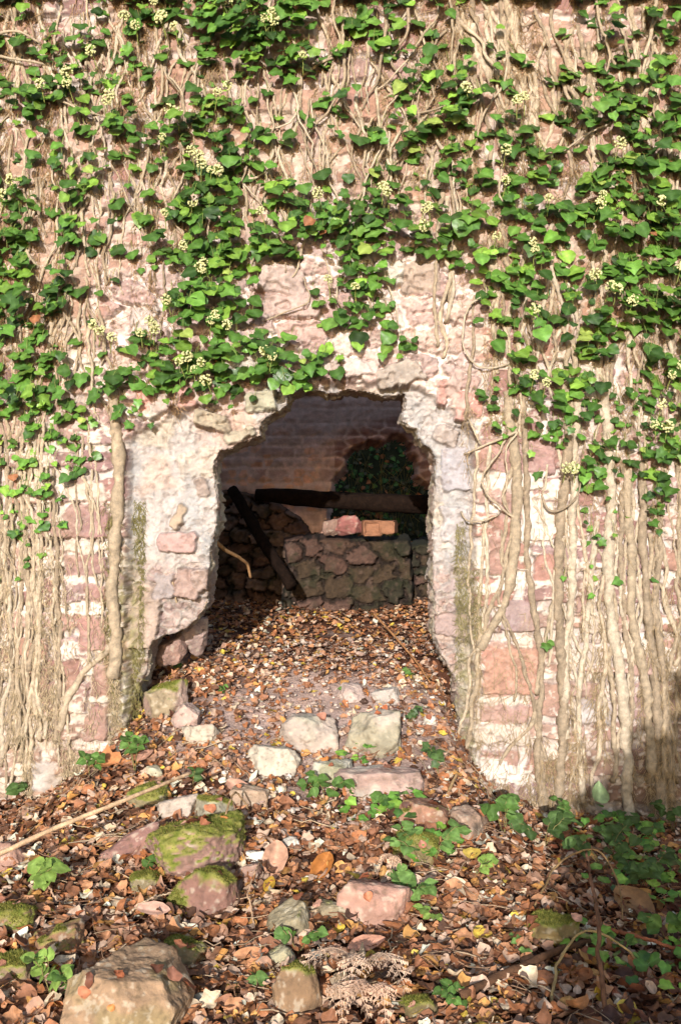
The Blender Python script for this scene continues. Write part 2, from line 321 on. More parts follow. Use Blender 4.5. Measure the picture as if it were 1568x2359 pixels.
# earth brown at the right wall foot, also painting in the lower-right shade
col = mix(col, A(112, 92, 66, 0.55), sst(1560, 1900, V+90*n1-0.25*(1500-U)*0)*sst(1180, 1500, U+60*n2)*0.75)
col = mix(col, A(196, 172, 138, 0.64), sst(1480, 1800, V+60*n1)*sst(330, 150, U+40*n2)*0.35)
col = mix(col, A(168, 138, 108, 0.6), sst(0.0, 0.4, n4+0.3*sst(1150, 1400, U)+0.25*sst(300, 80, U))*0.35*(1-rec)*(1-rub))
fl = sst(.22, .30, fbm(U/11, V/8, 301, 3)-.12*sst(500, 200, V))*(1-.75*named); col = mix(col, MORTW*.92, fl*np.where(rec > .5, .22, .5))
fd = sst(.2, .42, fbm(U/13, V/10, 305, 3)); col = mix(col, A(128, 104, 88, .6), fd*.35)
hgt = hgt+.003*fl-.004*fd
tan_ = sst(.9, .2, np.abs(U-660)/900+.0*V)*0; up_ = (1-rub)*(1-rec)*sst(980, 600, V); col = mix(col, A(186, 150, 120, .6), .32*up_*sst(-.5, .2, n4))
col = col*(1+0.13*n3+0.10*nf+0.10*n4)[..., None]
hd = poly_sd(U, V, HOLE)+2.2*n3+4.5*fbm(U/26, V/26, 57, 3)+2*n1
fa, fi_ = facets(wU+9*n3, wV+7*n3, 46, 30, 401); fb_, fj = facets(wU, wV+5*n3, 19, 13, 411)
near = np.maximum(np.maximum(rub*.9, sst(60, 5, hd)), low*rec); near = near*(1-.6*named)
hgt = hgt+near*(.022*fa+.011*fb_); col = col*(1+near*(.16*(fi_-.5)+.14*(fj-.5)))[..., None]
hgt = hgt+0.0022*nf+0.012*n4
hgt = hgt-0.02*sst(0.30, 0.42, vn(U/22, V/16, 91))*rub           # crevices in the rubble core
Yf = YW-hgt
Yf = Yf+0.012*sst(7, -3, hd)                                      # worn arris round the hole
Zf = Z
frame_Y = Yf.copy()
keep = (hd[:-1, :-1] > -1) & (hd[1:, 1:] > -1) & (hd[:-1, 1:] > -1) & (hd[1:, :-1] > -1)
wall = empty('ruined_stone_wall', 'tall ruined red sandstone wall with pale lime mortar and a ragged hole broken through its blocked doorway', 'wall', (0, YW, 0))
pinv = Vector((0, -YW, 0))
Vw = np.stack([X, Yf-YW, Zf], -1).reshape(-1, 3)
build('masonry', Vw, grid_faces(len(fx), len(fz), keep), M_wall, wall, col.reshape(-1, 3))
def fy(x, z):
    ix = np.clip(np.searchsorted(fx, x)-1, 0, len(fx)-2); iz = np.clip(np.searchsorted(fz, z)-1, 0, len(fz)-2)
    return np.minimum(np.minimum(frame_Y[iz, ix], frame_Y[iz+1, ix]), frame_Y[iz, ix+1])
def onwall(px, py, off=0.0):
    px = np.asarray(px, float); py = np.asarray(py, float)
    x = (px-784)*K*YW; z = CZ-(py-1179)*K*YW
    return np.stack([x, fy(x, z)-off, z], -1)
# broken thickness of the wall round the hole
hp = np.array(HOLE+[HOLE[0]], float); dd_ = np.concatenate([[0], np.cumsum(np.hypot(*np.diff(hp, axis=0).T))]); qq = np.arange(0, dd_[-1], 2.2)
bp = np.stack([np.interp(qq, dd_, hp[:, i]) for i in (0, 1)], 1); tg = np.roll(bp, -3, 0)-np.roll(bp, 3, 0); tg /= np.linalg.norm(tg, axis=1, keepdims=True)+1e-9
no = np.stack([tg[:, 1], -tg[:, 0]], 1); u_, v_ = bp[:, 0], bp[:, 1]
N_ = 2.2*fbm(u_/14, v_/14, 53, 3)+4.5*fbm(u_/26, v_/26, 57, 3)+2*fbm(u_/60, v_/60, 31, 4)
if poly_sd(bp[:1]+no[:1]*2, bp[:1]*0, HOLE).size and float(poly_sd(np.array([bp[40, 0]+no[40, 0]*3]), np.array([bp[40, 1]+no[40, 1]*3]), HOLE)[0]) < 0: no = -no   # outward
bp = bp-no*N_[:, None]; nd = 44; tt = np.linspace(0, 1, nd)
SS, TT = np.meshgrid(qq, tt*150); fr1, fk = facets(SS+8*fbm(SS/20, TT/20, 5, 3), TT, 42, 46, 431); fr2, fl_ = facets(SS, TT, 15, 15, 441)
inw = (9*fr1+4.5*fr2+3*fbm(SS/9, TT/9, 6, 3))*np.minimum(1, TT/14)-6*sst(0, 60, TT)*0
BX = bp[None, :, 0]-no[None, :, 0]*(inw-1.5); BV = bp[None, :, 1]-no[None, :, 1]*(inw-1.5)
x0_ = (bp[:, 0]-784)*K*YW; z0_ = CZ-(bp[:, 1]-1179)*K*YW; y0_ = fy(x0_+no[:, 0]*.008, z0_-no[:, 1]*.008)
for _ in range(3): y0_ = np.maximum(y0_, (np.roll(y0_, 1)+np.roll(y0_, -1))/2-.004)
YR = y0_[None]-.003+(YW+.30-y0_[None])*tt[:, None]-YW
rcol = mix(A(196, 180, 158, .64)+0*SS[..., None], pick(fk, [A(190, 164, 148), A(206, 190, 170, .64), A(178, 150, 138), A(196, 178, 152), A(184, 168, 158)]), .8)*(1+.2*(fl_-.5)+.16*fbm(SS/6, TT/6, 8, 3))[..., None]
build('broken_edge', np.stack([(BX-784)*K*YW, YR, CZ-(BV-1179)*K*YW], -1).reshape(-1, 3), grid_faces(len(qq), nd), M_wall, wall, rcol.reshape(-1, 3))
# rear face and ends of the wall
bx = axis([(-3.6, -1.1, 0.05), (-1.1, .8, 0.01), (.8, 3.61, 0.05)]); bz = axis([(-0.15, 2.15, 0.01), (2.15, 3.99, 0.05)])
X2, Z2 = np.meshgrid(bx, bz); U2 = 784+X2/(K*YW); V2 = 1179-(Z2-CZ)/(K*YW)
h2 = poly_sd(U2, V2, HOLE); Yb = 0.50+0.02*fbm(X2*4, Z2*4, 3, 3)-0.215*sst(75, 0, h2)
k2 = (h2[:-1, :-1] > 2) & (h2[1:, 1:] > 2)
i2, e2 = voro(U2, V2, 90, 60, 77)
build('inner_face', np.stack([X2, Yb, Z2], -1).reshape(-1, 3), grid_faces(len(bx), len(bz), k2)[:, ::-1], M_wall, wall, mix(MORT+0*X2[..., None], pick(i2, PALE)*1.1, sst(.05, .2, e2)).reshape(-1, 3))
tp = []
for i in range(len(bx)):
    for yy in (-0.02, 0.2, 0.36, 0.53): tp.append((bx[i], yy, 3.94+0.08*float(vn(bx[i]*3, yy*5, 9))))
build('wall_top', tp, grid_faces(4, len(bx))[:, ::-1], M_wall, wall, np.tile(RED[0], (len(tp), 1)))
# ---------------------------------------------------------------- room behind
YB = 6.4
HOLE2 = [(742, 1330), (746, 1240), (752, 1180), (757, 1130), (760, 1106), (776, 1092), (792, 1082), (797, 1052), (815, 1030), (840, 1020), (875, 1014), (895, 998), (925, 1008), (944, 1024), (948, 1048), (962, 1062), (966, 1082), (960, 1098), (992, 1110), (1010, 1128), (1075, 1136), (1080, 1330)]
rx = axis([(-2.2, -1.0, 0.04), (-1.0, 1.0, 0.008), (1.0, 2.21, 0.04)]); rz = axis([(0.6, 2.5, 0.008), (2.5, 2.9, 0.04)])
X3, Z3 = np.meshgrid(rx, rz); U3 = 784+X3/(K*YB); V3 = 1179-(Z3-CZ)/(K*YB)
m1 = fbm(U3/40, V3/40, 131, 4); m2 = fbm(U3/9, V3/9, 132, 3)
ia, ea = coursed(U3+5*m1, V3+4*m1, 30, 62, 33)
sa = sst(0, 7, ea+2.2*m2)
bc = mix(A(228, 212, 206, .7)+0*U3[..., None], pick(ia, [A(202, 178, 172), A(212, 186, 178), A(196, 168, 164), A(216, 180, 164), A(208, 188, 182)]), sa)
bc = mix(bc, A(220, 202, 198, .68), 0.8*sst(-0.35, 0.1, m1+.5*sst(1010, 960, V3)))
ib, eb = voro(U3+4*m2, V3, 26, 18, 35)
bc = mix(bc, A(236, 176, 130, .7), sst(.12, .25, eb)*(ib > 0.62)*sst(985, 1040, V3)*sst(760, 700, U3)*0.45)
h3 = poly_sd(U3, V3, HOLE2)+5*m2+13*m1
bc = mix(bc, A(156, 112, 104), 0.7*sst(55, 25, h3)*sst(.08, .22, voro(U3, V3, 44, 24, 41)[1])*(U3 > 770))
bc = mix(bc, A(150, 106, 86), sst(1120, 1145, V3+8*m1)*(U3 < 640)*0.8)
Y3 = YB-0.004*sa-0.010*m1-0.003*m2+0.3*np.clip(-h3/11, 0, 1)
k3 = (h3[:-1, :-1] > -11) & (h3[1:, 1:] > -11)
back = empty('inner_back_wall', 'dim grey rendered wall at the back of the chamber seen through the hole, with a second broken opening', 'wall', (0, YB, 0.6))
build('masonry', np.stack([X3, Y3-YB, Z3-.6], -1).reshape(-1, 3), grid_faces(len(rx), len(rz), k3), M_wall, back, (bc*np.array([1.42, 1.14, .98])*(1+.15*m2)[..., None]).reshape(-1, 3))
for sx, nm in ((-1.75, 'left'), (1.75, 'right')):
    yy = axis([(4.82, YB+0.3, 0.05)]); zz = axis([(0.5, 1.8, 0.05)]); Ya, Za = np.meshgrid(yy, zz)
    ii, ee = voro(Ya*560, Za*560, 80, 55, 3 if sx < 0 else 4)
    xa = sx-0.03*np.sign(sx)*sst(.05, .2, ee)
    F = grid_faces(len(yy), len(zz))
    sw = build('chamber_side_wall', np.stack([xa, Ya, Za], -1).reshape(-1, 3), F if sx < 0 else F[:, ::-1], M_wall, None, mix(MORT+0*Ya[..., None], pick(ii, PALE), sst(.05, .2, ee)).reshape(-1, 3))
    tag(sw, 'rubble side wall of the dark chamber, on its %s beyond the hole' % nm, 'wall')
# ---------------------------------------------------------------- rocks
def ico(sub):
    import bmesh
    b = bmesh.new(); bmesh.ops.create_icosphere(b, subdivisions=sub, radius=1); b.verts.ensure_lookup_table()
    v = np.array([x.co[:] for x in b.verts]); f = np.array([[y.index for y in x.verts] for x in b.faces]); b.free(); return v, f
ROCKTOP = []
ICO = {k: ico(k) for k in (1, 2, 3, 4, 5, 6)}
def rock_mesh(sx, sy, sz, seed, sub=4, planes=16, rough=0.05, flat=0.0):
    g = np.random.default_rng(seed); d, f = ICO[sub]
    n = g.normal(size=(planes, 3)); n /= np.linalg.norm(n, axis=1, keepdims=True); n = np.vstack([n, [[0, 0, 1], [0, -1, 0.1], [0.9, -.2, 0], [-.9, -.3, .1]]])
    n /= np.linalg.norm(n, axis=1, keepdims=True); n[-4:] += g.normal(size=(4, 3))*0.12
    h = g.uniform(0.72, 0.98, size=len(n)); h[-4] = 0.72-flat*0.2
    q = d@n.T; rr = np.where(q > 0.05, h/np.maximum(q, 0.05), 9).min(1); rr = np.minimum(rr, 1.25)
    p = d*rr[:, None]
    o = g.uniform(0, 50)
    a = fbm(p[:, 0]*1.4+o, p[:, 1]*1.4, 7, 3, p[:, 2]*1.4+o)*1.3+0.5*fbm(p[:, 0]*6+o, p[:, 1]*6, 9, 3, p[:, 2]*6)
    b_ = fbm(p[:, 0]*5+o, p[:, 1]*5, 19, 4, p[:, 2]*5+o); c_ = fbm(p[:, 0]*15+o, p[:, 1]*15, 23, 3, p[:, 2]*15)
    p = p*(1+rough*(a+.75*b_+.4*c_-.5*np.maximum(0, .12-np.abs(b_))*6))[:, None]
    return p*np.array([sx, sy, sz]), f, a
def normals(p, f):
    n = np.zeros_like(p); c = np.cross(p[f[:, 1]]-p[f[:, 0]], p[f[:, 2]]-p[f[:, 0]])
    for k in range(3): np.add.at(n, f[:, k], c)
    return n/(np.linalg.norm(n, axis=1, keepdims=True)+1e-12)
def rotm(rx=0, ry=0, rz=0): return np.array(Matrix.Rotation(R_(rz), 3, 'Z')@Matrix.Rotation(R_(ry), 3, 'Y')@Matrix.Rotation(R_(rx), 3, 'X'))
def rock(label, cx, cy, w_, h_, c, moss=0, seed=1, rot=(0, 0, 0), dep=0.8, name='rock', sub=5, base=None, sink=0.33, c2=None, cat='rock', rough=0.085, planes=18, group='stones lying about the doorway', hf=1.05):
    b = hit(cx, cy+h_*0.32) if base is None else np.asarray(base, float); k = K*b[1]
    sx = w_*k/2*1.08; sz = h_*k/2*hf*1.1; sy = max(sx*dep, sz*0.6)
    p, f, a = rock_mesh(sx, sy, sz, seed, sub, planes, rough)
    p = p@rotm(*rot).T; n = normals(p, f)
    L = max(sx, sz)
    fn = fbm(p[:, 0]*25, p[:, 1]*25, seed, 4, p[:, 2]*25); fc = fbm(p[:, 0]*9, p[:, 1]*9, seed+3, 3, p[:, 2]*9)
    cc = np.asarray(c)*(1+0.26*fn+.12*fc)[:, None]
    if c2 is not None: cc = mix(cc, np.asarray(c2), sst(0.05, 0.35, fc))
    fs = fbm(p[:, 0]*70, p[:, 1]*70, seed+8, 3, p[:, 2]*70); cc = mix(cc, cc*0+A(226, 214, 190, .66), sst(0.24, 0.36, fs+.25*fn)*0.35); cc = mix(cc, cc*0+A(104, 88, 66), sst(0.2, 0.5, -fs-.2*fc)*0.5)
    pos = b+np.array([0, sy*0.35, sz*(1-2*sink)])
    mm = np.zeros(len(p)); ROCKTOP.append((p[n[:, 2] > .5]+pos, n[n[:, 2] > .5], sx*sy))
    if moss:
        mm = sst(0.72-moss*0.7, 1.0-moss*0.7, n[:, 2]*0.75+0.75*fc+0.4*fn-0.15*n[:, 1])
        mf = fbm(p[:, 0]*60, p[:, 1]*60, 4, 3, p[:, 2]*60)
        mc = mix(A(120, 128, 50, .6)+0*p, A(164, 158, 84, .6), sst(-.3, .4, mf)); cc = mix(cc, mc, mm)
        p = p+n*(mm*(0.004+0.004*mf))[:, None]
    o = build(name, p, f, M_rock, None, cc); o.location = pos; tag(o, label, cat, group)
    if moss:
        idx = np.where(mm > 0.6)[0]
        if len(idx) > 30:
            N = int(min(5200, 90000*moss*sx*sy*8+500)); g = np.random.default_rng(seed)
            fi = f[np.isin(f, idx).all(1)]
            if len(fi):
                s_ = fi[g.integers(0, len(fi), N)]; ww = g.dirichlet((1, 1, 1), N)
                q = (p[s_]*ww[..., None]).sum(1); nn = (n[s_]*ww[..., None]).sum(1)
                V_, F_ = blades(q, nn, g, 0.002, 0.008, 0.0011)
                cl = np.repeat(mix(A(92, 108, 34, .55)+np.zeros((N, 3)), A(172, 160, 84, .6), g.uniform(0, 1, N)), 3, axis=0)
                build('moss', V_, F_, M_moss, o, cl, False)
    return o
def blades(q, nn, g, l0, l1, wd):
    N = len(q); L = g.uniform(l0, l1, N)[:, None]; dirn = nn+g.normal(size=(N, 3))*0.45; dirn /= np.linalg.norm(dirn, axis=1, keepdims=True)
    s = np.cross(dirn, g.normal(size=(N, 3))); s /= np.linalg.norm(s, axis=1, keepdims=True)
    V_ = np.stack([q-s*wd, q+s*wd, q+dirn*L], 1).reshape(-1, 3)
    return V_, np.arange(3*N).reshape(-1, 3)
GREY = A(190, 176, 160); TAN = A(188, 158, 132); PINK = A(198, 160, 146); CHALK = A(226, 216, 200, .66); OLIVE = A(140, 128, 92)
rock('large pale grey flat-topped block, left one of the two big blocks in the doorway', 712, 1688, 150, 108, A(206, 186, 170), 0, 101, (0, 4, 12), c2=A(190, 180, 160))
rock('squarish olive-grey block standing right of the other big block in the doorway', 866, 1692, 144, 136, A(184, 172, 146), 0, 102, (0, 6, -8), c2=A(204, 186, 168), dep=.6)
rock('long pinkish slab tapering to a point on the right, lying below the squarish block', 908, 1802, 196, 96, A(196, 164, 150), 0, 103, (6, 4, 4), c2=A(204, 190, 174), dep=.55)
rock('rough whitish mortar lump just below and left of the big grey block', 640, 1752, 118, 78, A(222, 206, 184), 0, 104, (0, 8, 10), c2=A(188, 176, 140), rough=.09)
rock('whitish crusted lump left of the pointed slab', 764, 1782, 96, 88, A(214, 206, 186), 0, 105, (0, -12, 10), c2=A(180, 172, 140), rough=.09)
rock('small cream stone with a rounded top left of the big blocks', 464, 1690, 84, 64, A(216, 198, 176), 0, 106, c2=A(200, 170, 150))
rock('green-filmed slab leaning against the foot of the left jamb', 382, 1620, 104, 100, A(172, 152, 122), .2, 107, (0, -14, 0), c2=A(196, 164, 148))
rock('flat pinkish slab half buried right of the leaning green-filmed slab', 430, 1650, 70, 90, A(200, 168, 154), 0, 108, (0, 24, 0), c2=A(210, 190, 176))
rock('pinkish stone behind the squarish block, on its left', 808, 1596, 74, 52, A(204, 178, 166), 0, 109)
rock('light grey stone behind the squarish block, on its right', 890, 1600, 66, 62, A(200, 186, 174), 0, 110, (0, -20, 0))
rock('pale rounded boulder above the biggest mossy boulder', 402, 1862, 104, 66, A(206, 186, 168), 0, 111, (0, -10, 0))
rock('biggest mossy boulder, thick yellow-green moss over its whole top', 440, 1952, 262, 172, A(176, 138, 124), 1.05, 112, (0, -6, 5), sub=6, dep=.8)
rock('mossy stone with white lichen behind the biggest mossy boulder', 490, 1868, 96, 60, A(188, 176, 150), .55, 123, c2=CHALK)
rock('dark red stone with a moss cap and a split face below the biggest mossy boulder', 474, 2062, 158, 140, A(158, 118, 104), .72, 113, (0, 8, 6), dep=.7)
rock('small mossy stone at the left foot of the biggest mossy boulder', 332, 2035, 78, 62, A(150, 134, 104), .6, 124)
rock('long purple-brown slab tilted up beside the biggest mossy boulder', 285, 1962, 150, 70, A(158, 118, 108), 0, 114, (0, -36, 10), dep=.35, c2=A(176, 136, 120))
rock('angular red-tan block with a bright ridge in the lower middle', 852, 2082, 158, 138, A(204, 158, 138), 0, 115, (0, 10, -14), c2=A(190, 148, 128), dep=.7)
rock('rough grey lichened stone left of the red-tan block', 668, 2128, 108, 92, A(180, 164, 132), .2, 116, (0, -20, 0), rough=.09, c2=A(204, 186, 156))
rock('huge smooth tan boulder with a pale scar at the bottom left', 268, 2300, 310, 310, A(186, 152, 120), 0, 119, (0, 10, 12), sub=6, planes=12, c2=A(170, 146, 108), rough=.06, hf=.9, sink=.34)
rock('thin tan stone wedged against the right side of the huge smooth boulder', 420, 2200, 110, 70, A(176, 150, 110), .2, 125, (0, 20, 0))
rock('olive mossy stone alone among the leaves at lower right', 1278, 2150, 136, 88, A(146, 124, 82), .35, 118, (0, 4, 0), c2=A(166, 142, 100), rough=.07)
rock('red-brown stone mossy on its lower side, at the foot of the right pier', 975, 1880, 134, 96, A(178, 132, 108), .3, 119, (0, 12, 0), c2=A(160, 120, 96))
rock('squared tan block with a black stain against the foot of the right pier', 1082, 1905, 90, 84, A(182, 150, 128), 0, 120, (0, -6, 0), c2=A(110, 96, 82))
rock('flat stone under bright moss right of centre', 960, 1960, 130, 90, A(150, 132, 96), .75, 121, (0, 14, 0))
rock('knobbly chalk-white lump with pits beside the long pale leaf', 585, 1975, 46, 48, CHALK*1.1, 0, 122, sub=4, rough=.16, c2=CHALK)
rock('smaller chalk-white chip right of the long pale leaf', 672, 1950, 44, 44, CHALK*1.05, 0, 126, sub=4, rough=.12)
rock('brown mossy stone at the bottom edge left of the dead bracken', 690, 2290, 124, 150, A(160, 128, 98), .3, 127, (0, -10, 0))
rock('pale lichened stone just above the brown mossy bottom stone', 640, 2210, 84, 52, A(204, 192, 156), .1, 128, (0, -26, 0), rough=.08)
rock('mossy slab at the left edge below the broad green sprig', 26, 2120, 120, 80, A(150, 118, 96), .6, 129)
rock('brown stone spotted with moss between the left-edge slab and the huge boulder', 130, 2175, 130, 80, A(156, 118, 90), .2, 130, (0, -20, 0))
rock('greenish stone at the very bottom right of the dead bracken', 968, 2335, 100, 70, A(128, 112, 78), .4, 131)
rock('mossy slab at the bottom left corner', 18, 2245, 110, 90, A(160, 134, 110), .6, 132)
rock('faded red slab at the left edge under the cane', 20, 1985, 100, 80, A(180, 140, 122), 0, 133, (0, 26, 0))
rock('grey-brown stone half buried left of the hollow below the cane', 340, 1835, 100, 60, A(160, 146, 112), .4, 134)
rock('red triangular stone on the chamber floor by the rubble wall', 694, 1368, 78, 40, A(176, 118, 100), 0, 135, (0, 16, 0))
rock('greenish stone on the chamber floor near the crooked root', 568, 1362, 44, 26, A(140, 122, 92), .3, 136)
rock('brown stone at the foot of the left jamb inside the hole', 496, 1345, 36, 30, A(150, 118, 96), 0, 137)
rock('small pale pyramid-shaped stone at the foot of the left jamb', 427, 1424, 36, 44, A(224, 200, 182), 0, 138, sub=4)
rock('bright white chip right of the squarish block', 990, 1660, 32, 28, CHALK*1.1, 0, 139, sub=4)
rock('white chip left of the squarish block near the jamb foot', 345, 1470, 30, 24, CHALK, 0, 140, sub=4)
rock('little white stone just right of the bright white chip', 966, 1686, 20, 24, CHALK, 0, 141, sub=3)
rock('whitish stone under the top end of the cane', 352, 1780, 50, 40, A(206, 196, 166), 0, 142, sub=4, rough=.09)
rock('tan stone below the whitish mortar lump', 580, 1835, 90, 60, A(196, 166, 140), .1, 143)
rock('pink stone just right of the biggest mossy boulder', 575, 2020, 70, 50, A(180, 144, 126), 0, 144)
rock('grey stone left of the angular red-tan block', 760, 2100, 80, 60, A(170, 152, 122), .2, 145)
rock('mauve broken stone fallen against the inside foot of the left jamb', 440, 1462, 90, 80, A(186, 160, 150), 0, 146, (0, 12, 0), base=P(440, 1490, 4.62), sink=0.1)
rock('rust-brown broken stone below the mauve one at the left jamb foot', 385, 1500, 80, 70, A(176, 142, 128), 0, 147, (0, -18, 0), base=P(392, 1530, 4.55), sink=0.1)
# ---------------------------------------------------------------- low rubble wall, heap, timbers inside
def rubble_face(name, label, poly, Yd, cell, seed, cols, cat, lean=0.15, thick=0.3):
    us = [p[0] for p in poly]; vs = [p[1] for p in poly]
    x0, x1 = (min(us)-784-20)*K*Yd, (max(us)-784+20)*K*Yd; z1, z0 = CZ-(min(vs)-1179-20)*K*Yd, CZ-(max(vs)-1179+20)*K*Yd
    xs = np.arange(x0, x1, 0.006); zs = np.arange(z0, z1, 0.006); Xr, Zr = np.meshgrid(xs, zs); Ur = 784+Xr/(K*Yd); Vr = 1179-(Zr-CZ)/(K*Yd)
    a = fbm(Ur/20, Vr/20, seed, 3); b = fbm(Ur/6, Vr/6, seed+1, 3)
    c3 = fbm(Ur/28, Vr/22, seed+5, 4); i, e = voro(Ur+15*a+5*b, Vr+12*c3+4*b, cell[0], cell[1], seed); s = sst(.02, .17, e+.07*b+.05*c3)
    d = poly_sd(Ur, Vr, poly)+5*a+2*b
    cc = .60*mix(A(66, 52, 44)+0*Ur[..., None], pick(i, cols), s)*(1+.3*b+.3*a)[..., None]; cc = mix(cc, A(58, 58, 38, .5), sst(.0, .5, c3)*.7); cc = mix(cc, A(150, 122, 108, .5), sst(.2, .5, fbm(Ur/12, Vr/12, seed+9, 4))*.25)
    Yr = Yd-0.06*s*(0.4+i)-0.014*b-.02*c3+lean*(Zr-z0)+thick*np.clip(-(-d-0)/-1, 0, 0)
    Yr = Yr+thick*np.clip((d+14)/14, 0, 1)**1.5
    kk = (d[:-1, :-1] < 1) & (d[1:, 1:] < 1)
    o = build(name, np.stack([Xr, Yr, Zr], -1).reshape(-1, 3), grid_faces(len(xs), len(zs), kk), M_rock, None, cc.reshape(-1, 3))
    return tag(o, label, cat)
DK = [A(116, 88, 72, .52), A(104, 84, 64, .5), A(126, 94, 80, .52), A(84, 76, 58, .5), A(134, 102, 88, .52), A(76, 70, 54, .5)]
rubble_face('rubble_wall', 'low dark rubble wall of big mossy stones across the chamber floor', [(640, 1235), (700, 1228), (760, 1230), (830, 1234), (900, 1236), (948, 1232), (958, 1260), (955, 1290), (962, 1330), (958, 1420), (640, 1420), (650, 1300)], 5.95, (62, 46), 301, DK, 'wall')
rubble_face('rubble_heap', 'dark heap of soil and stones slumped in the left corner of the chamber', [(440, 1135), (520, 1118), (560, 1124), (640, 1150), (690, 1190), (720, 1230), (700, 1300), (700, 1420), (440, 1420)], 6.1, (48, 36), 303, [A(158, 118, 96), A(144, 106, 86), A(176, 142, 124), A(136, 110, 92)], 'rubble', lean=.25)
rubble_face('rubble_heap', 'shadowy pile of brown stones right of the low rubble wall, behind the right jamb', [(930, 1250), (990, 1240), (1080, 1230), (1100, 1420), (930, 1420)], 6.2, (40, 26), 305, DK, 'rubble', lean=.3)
for (cx, cy, w_, h_, c, lb, sd_, nm) in [(797, 1215, 92, 46, A(180, 116, 108, .56), 'large dusky pink stone resting on top of the low rubble wall', 401, 'rock'), (765, 1213, 36, 44, A(170, 136, 120, .5), 'pale chipped stone left of the dusky pink stone', 402, 'rock')]:
    rock(lb, cx, cy, w_, h_, c, 0, sd_, name=nm, base=P(cx, cy+h_*.5, 5.97)+np.array([0, 0, 0]), sink=0.0, sub=4, dep=.6, hf=1.0)
def brick(label, cx, cy, w_, h_, c, rz, seed, frog=True):
    import bmesh
    Y = 5.95; k = K*Y; sx = w_*k; sz = h_*k
    b = bmesh.new(); bmesh.ops.create_cube(b, size=1); 
    for v in b.verts: v.co = Vector((v.co.x*sx, v.co.y*0.16, v.co.z*sz))
    bmesh.ops.bevel(b, geom=b.edges[:], offset=0.006, segments=2, affect='EDGES')
    if frog:
        fr = min([f for f in b.faces], key=lambda f: f.calc_center_median().y)
        r = bmesh.ops.inset_individual(b, faces=[fr], thickness=0.02)
        bmesh.ops.translate(b, verts=fr.verts[:], vec=(0, 0.015, 0))
    bmesh.ops.subdivide_edges(b, edges=b.edges[:], cuts=3, use_grid_fill=True)
    g = np.random.default_rng(seed)
    for v in b.verts: v.co += Vector(g.normal(size=3)*0.0012)
    me = bpy.data.meshes.new('brick'); b.to_mesh(me); b.free(); me.materials.append(M_brick)
    o = bpy.data.objects.new('brick', me); C.objects.link(o); o.location = P(cx, cy, Y); o.rotation_euler = (0, 0, R_(rz)); tag(o, label, 'brick')
M_brick = mat('brick_clay', 0.9, 0.6, 60, 0.25, 25, 0.2, base=tuple(A(186, 132, 100, .5)))
brick('left one of two orange bricks on the low rubble wall, with a round hollow', 855, 1216, 42, 36, 0, 4, 1)
brick('slightly smaller orange brick at the right end of the low rubble wall', 895, 1214, 34, 30, 0, -10, 2, False)
M_char = mat('charred_wood', 0.95, 0.9, 45, 0.45, 30, 0.05, base=tuple(A(38, 27, 21)), bdist=.015)
pb = wob(P(590, 1140, 6.05), P(1130, 1172, 5.75), 30, .002, seed=5)
tube_obj('roof_beam', pb, np.interp(np.arange(30), [0, 4, 30], [.036, .048, .056]), M_char, None, None, 12, .05)
tag(bpy.data.objects['roof_beam'], 'thick charred roof beam fallen level across the chamber', 'beam')
pc = wob(P(534, 1128, 5.95), P(672, 1352, 5.55), 20, .002, seed=6)
tube_obj('fallen_post', pc, .032, M_char, None, None, 8, .05); tag(bpy.data.objects['fallen_post'], 'dark thin post leaning diagonally at the left of the chamber', 'post')
# ---------------------------------------------------------------- leaf templates
IVY = [(0, 0), (-.16, -.09), (-.38, -.08), (-.52, .12), (-.50, .32), (-.60, .50), (-.38, .66), (-.20, .84), (0, 1.04)]
OVA = [(0, 0), (-.22, -.02), (-.44, .12), (-.54, .34), (-.48, .56), (-.32, .76), (-.16, .90), (0, 1.04)]
LAN = [(0, 0), (-.08, .08), (-.16, .25), (-.19, .5), (-.14, .75), (-.07, .92), (0, 1.02)]
RAG = [(0, 0), (-.14, .02), (-.40, .06), (-.34, .24), (-.52, .42), (-.34, .52), (-.36, .76), (-.16, .78), (0, 1.0)]
def leaf_t(left, nm=4, mid=None):
    left = np.array(left, float); L = len(left); ys = left[:, 1]
    out = [(0, y) for y in np.linspace(0, left[-1, 1], L)]           # midrib
    out = np.array(out); half = (left+out)/2.0
    R = left*[-1, 1]; halfR = half*[-1, 1]
    V_ = np.concatenate([out, half, left, halfR, R]); F_ = []
    for i in range(L-1):
        F_ += [(i, i+1, L+i+1, L+i), (L+i, L+i+1, 2*L+i+1, 2*L+i), (i+1, i, 3*L+i, 3*L+i+1), (3*L+i+1, 3*L+i, 4*L+i, 4*L+i+1)]
    F_ = np.array(F_)[:, ::-1]
    return np.concatenate([V_, np.zeros((len(V_), 1))], 1), F_
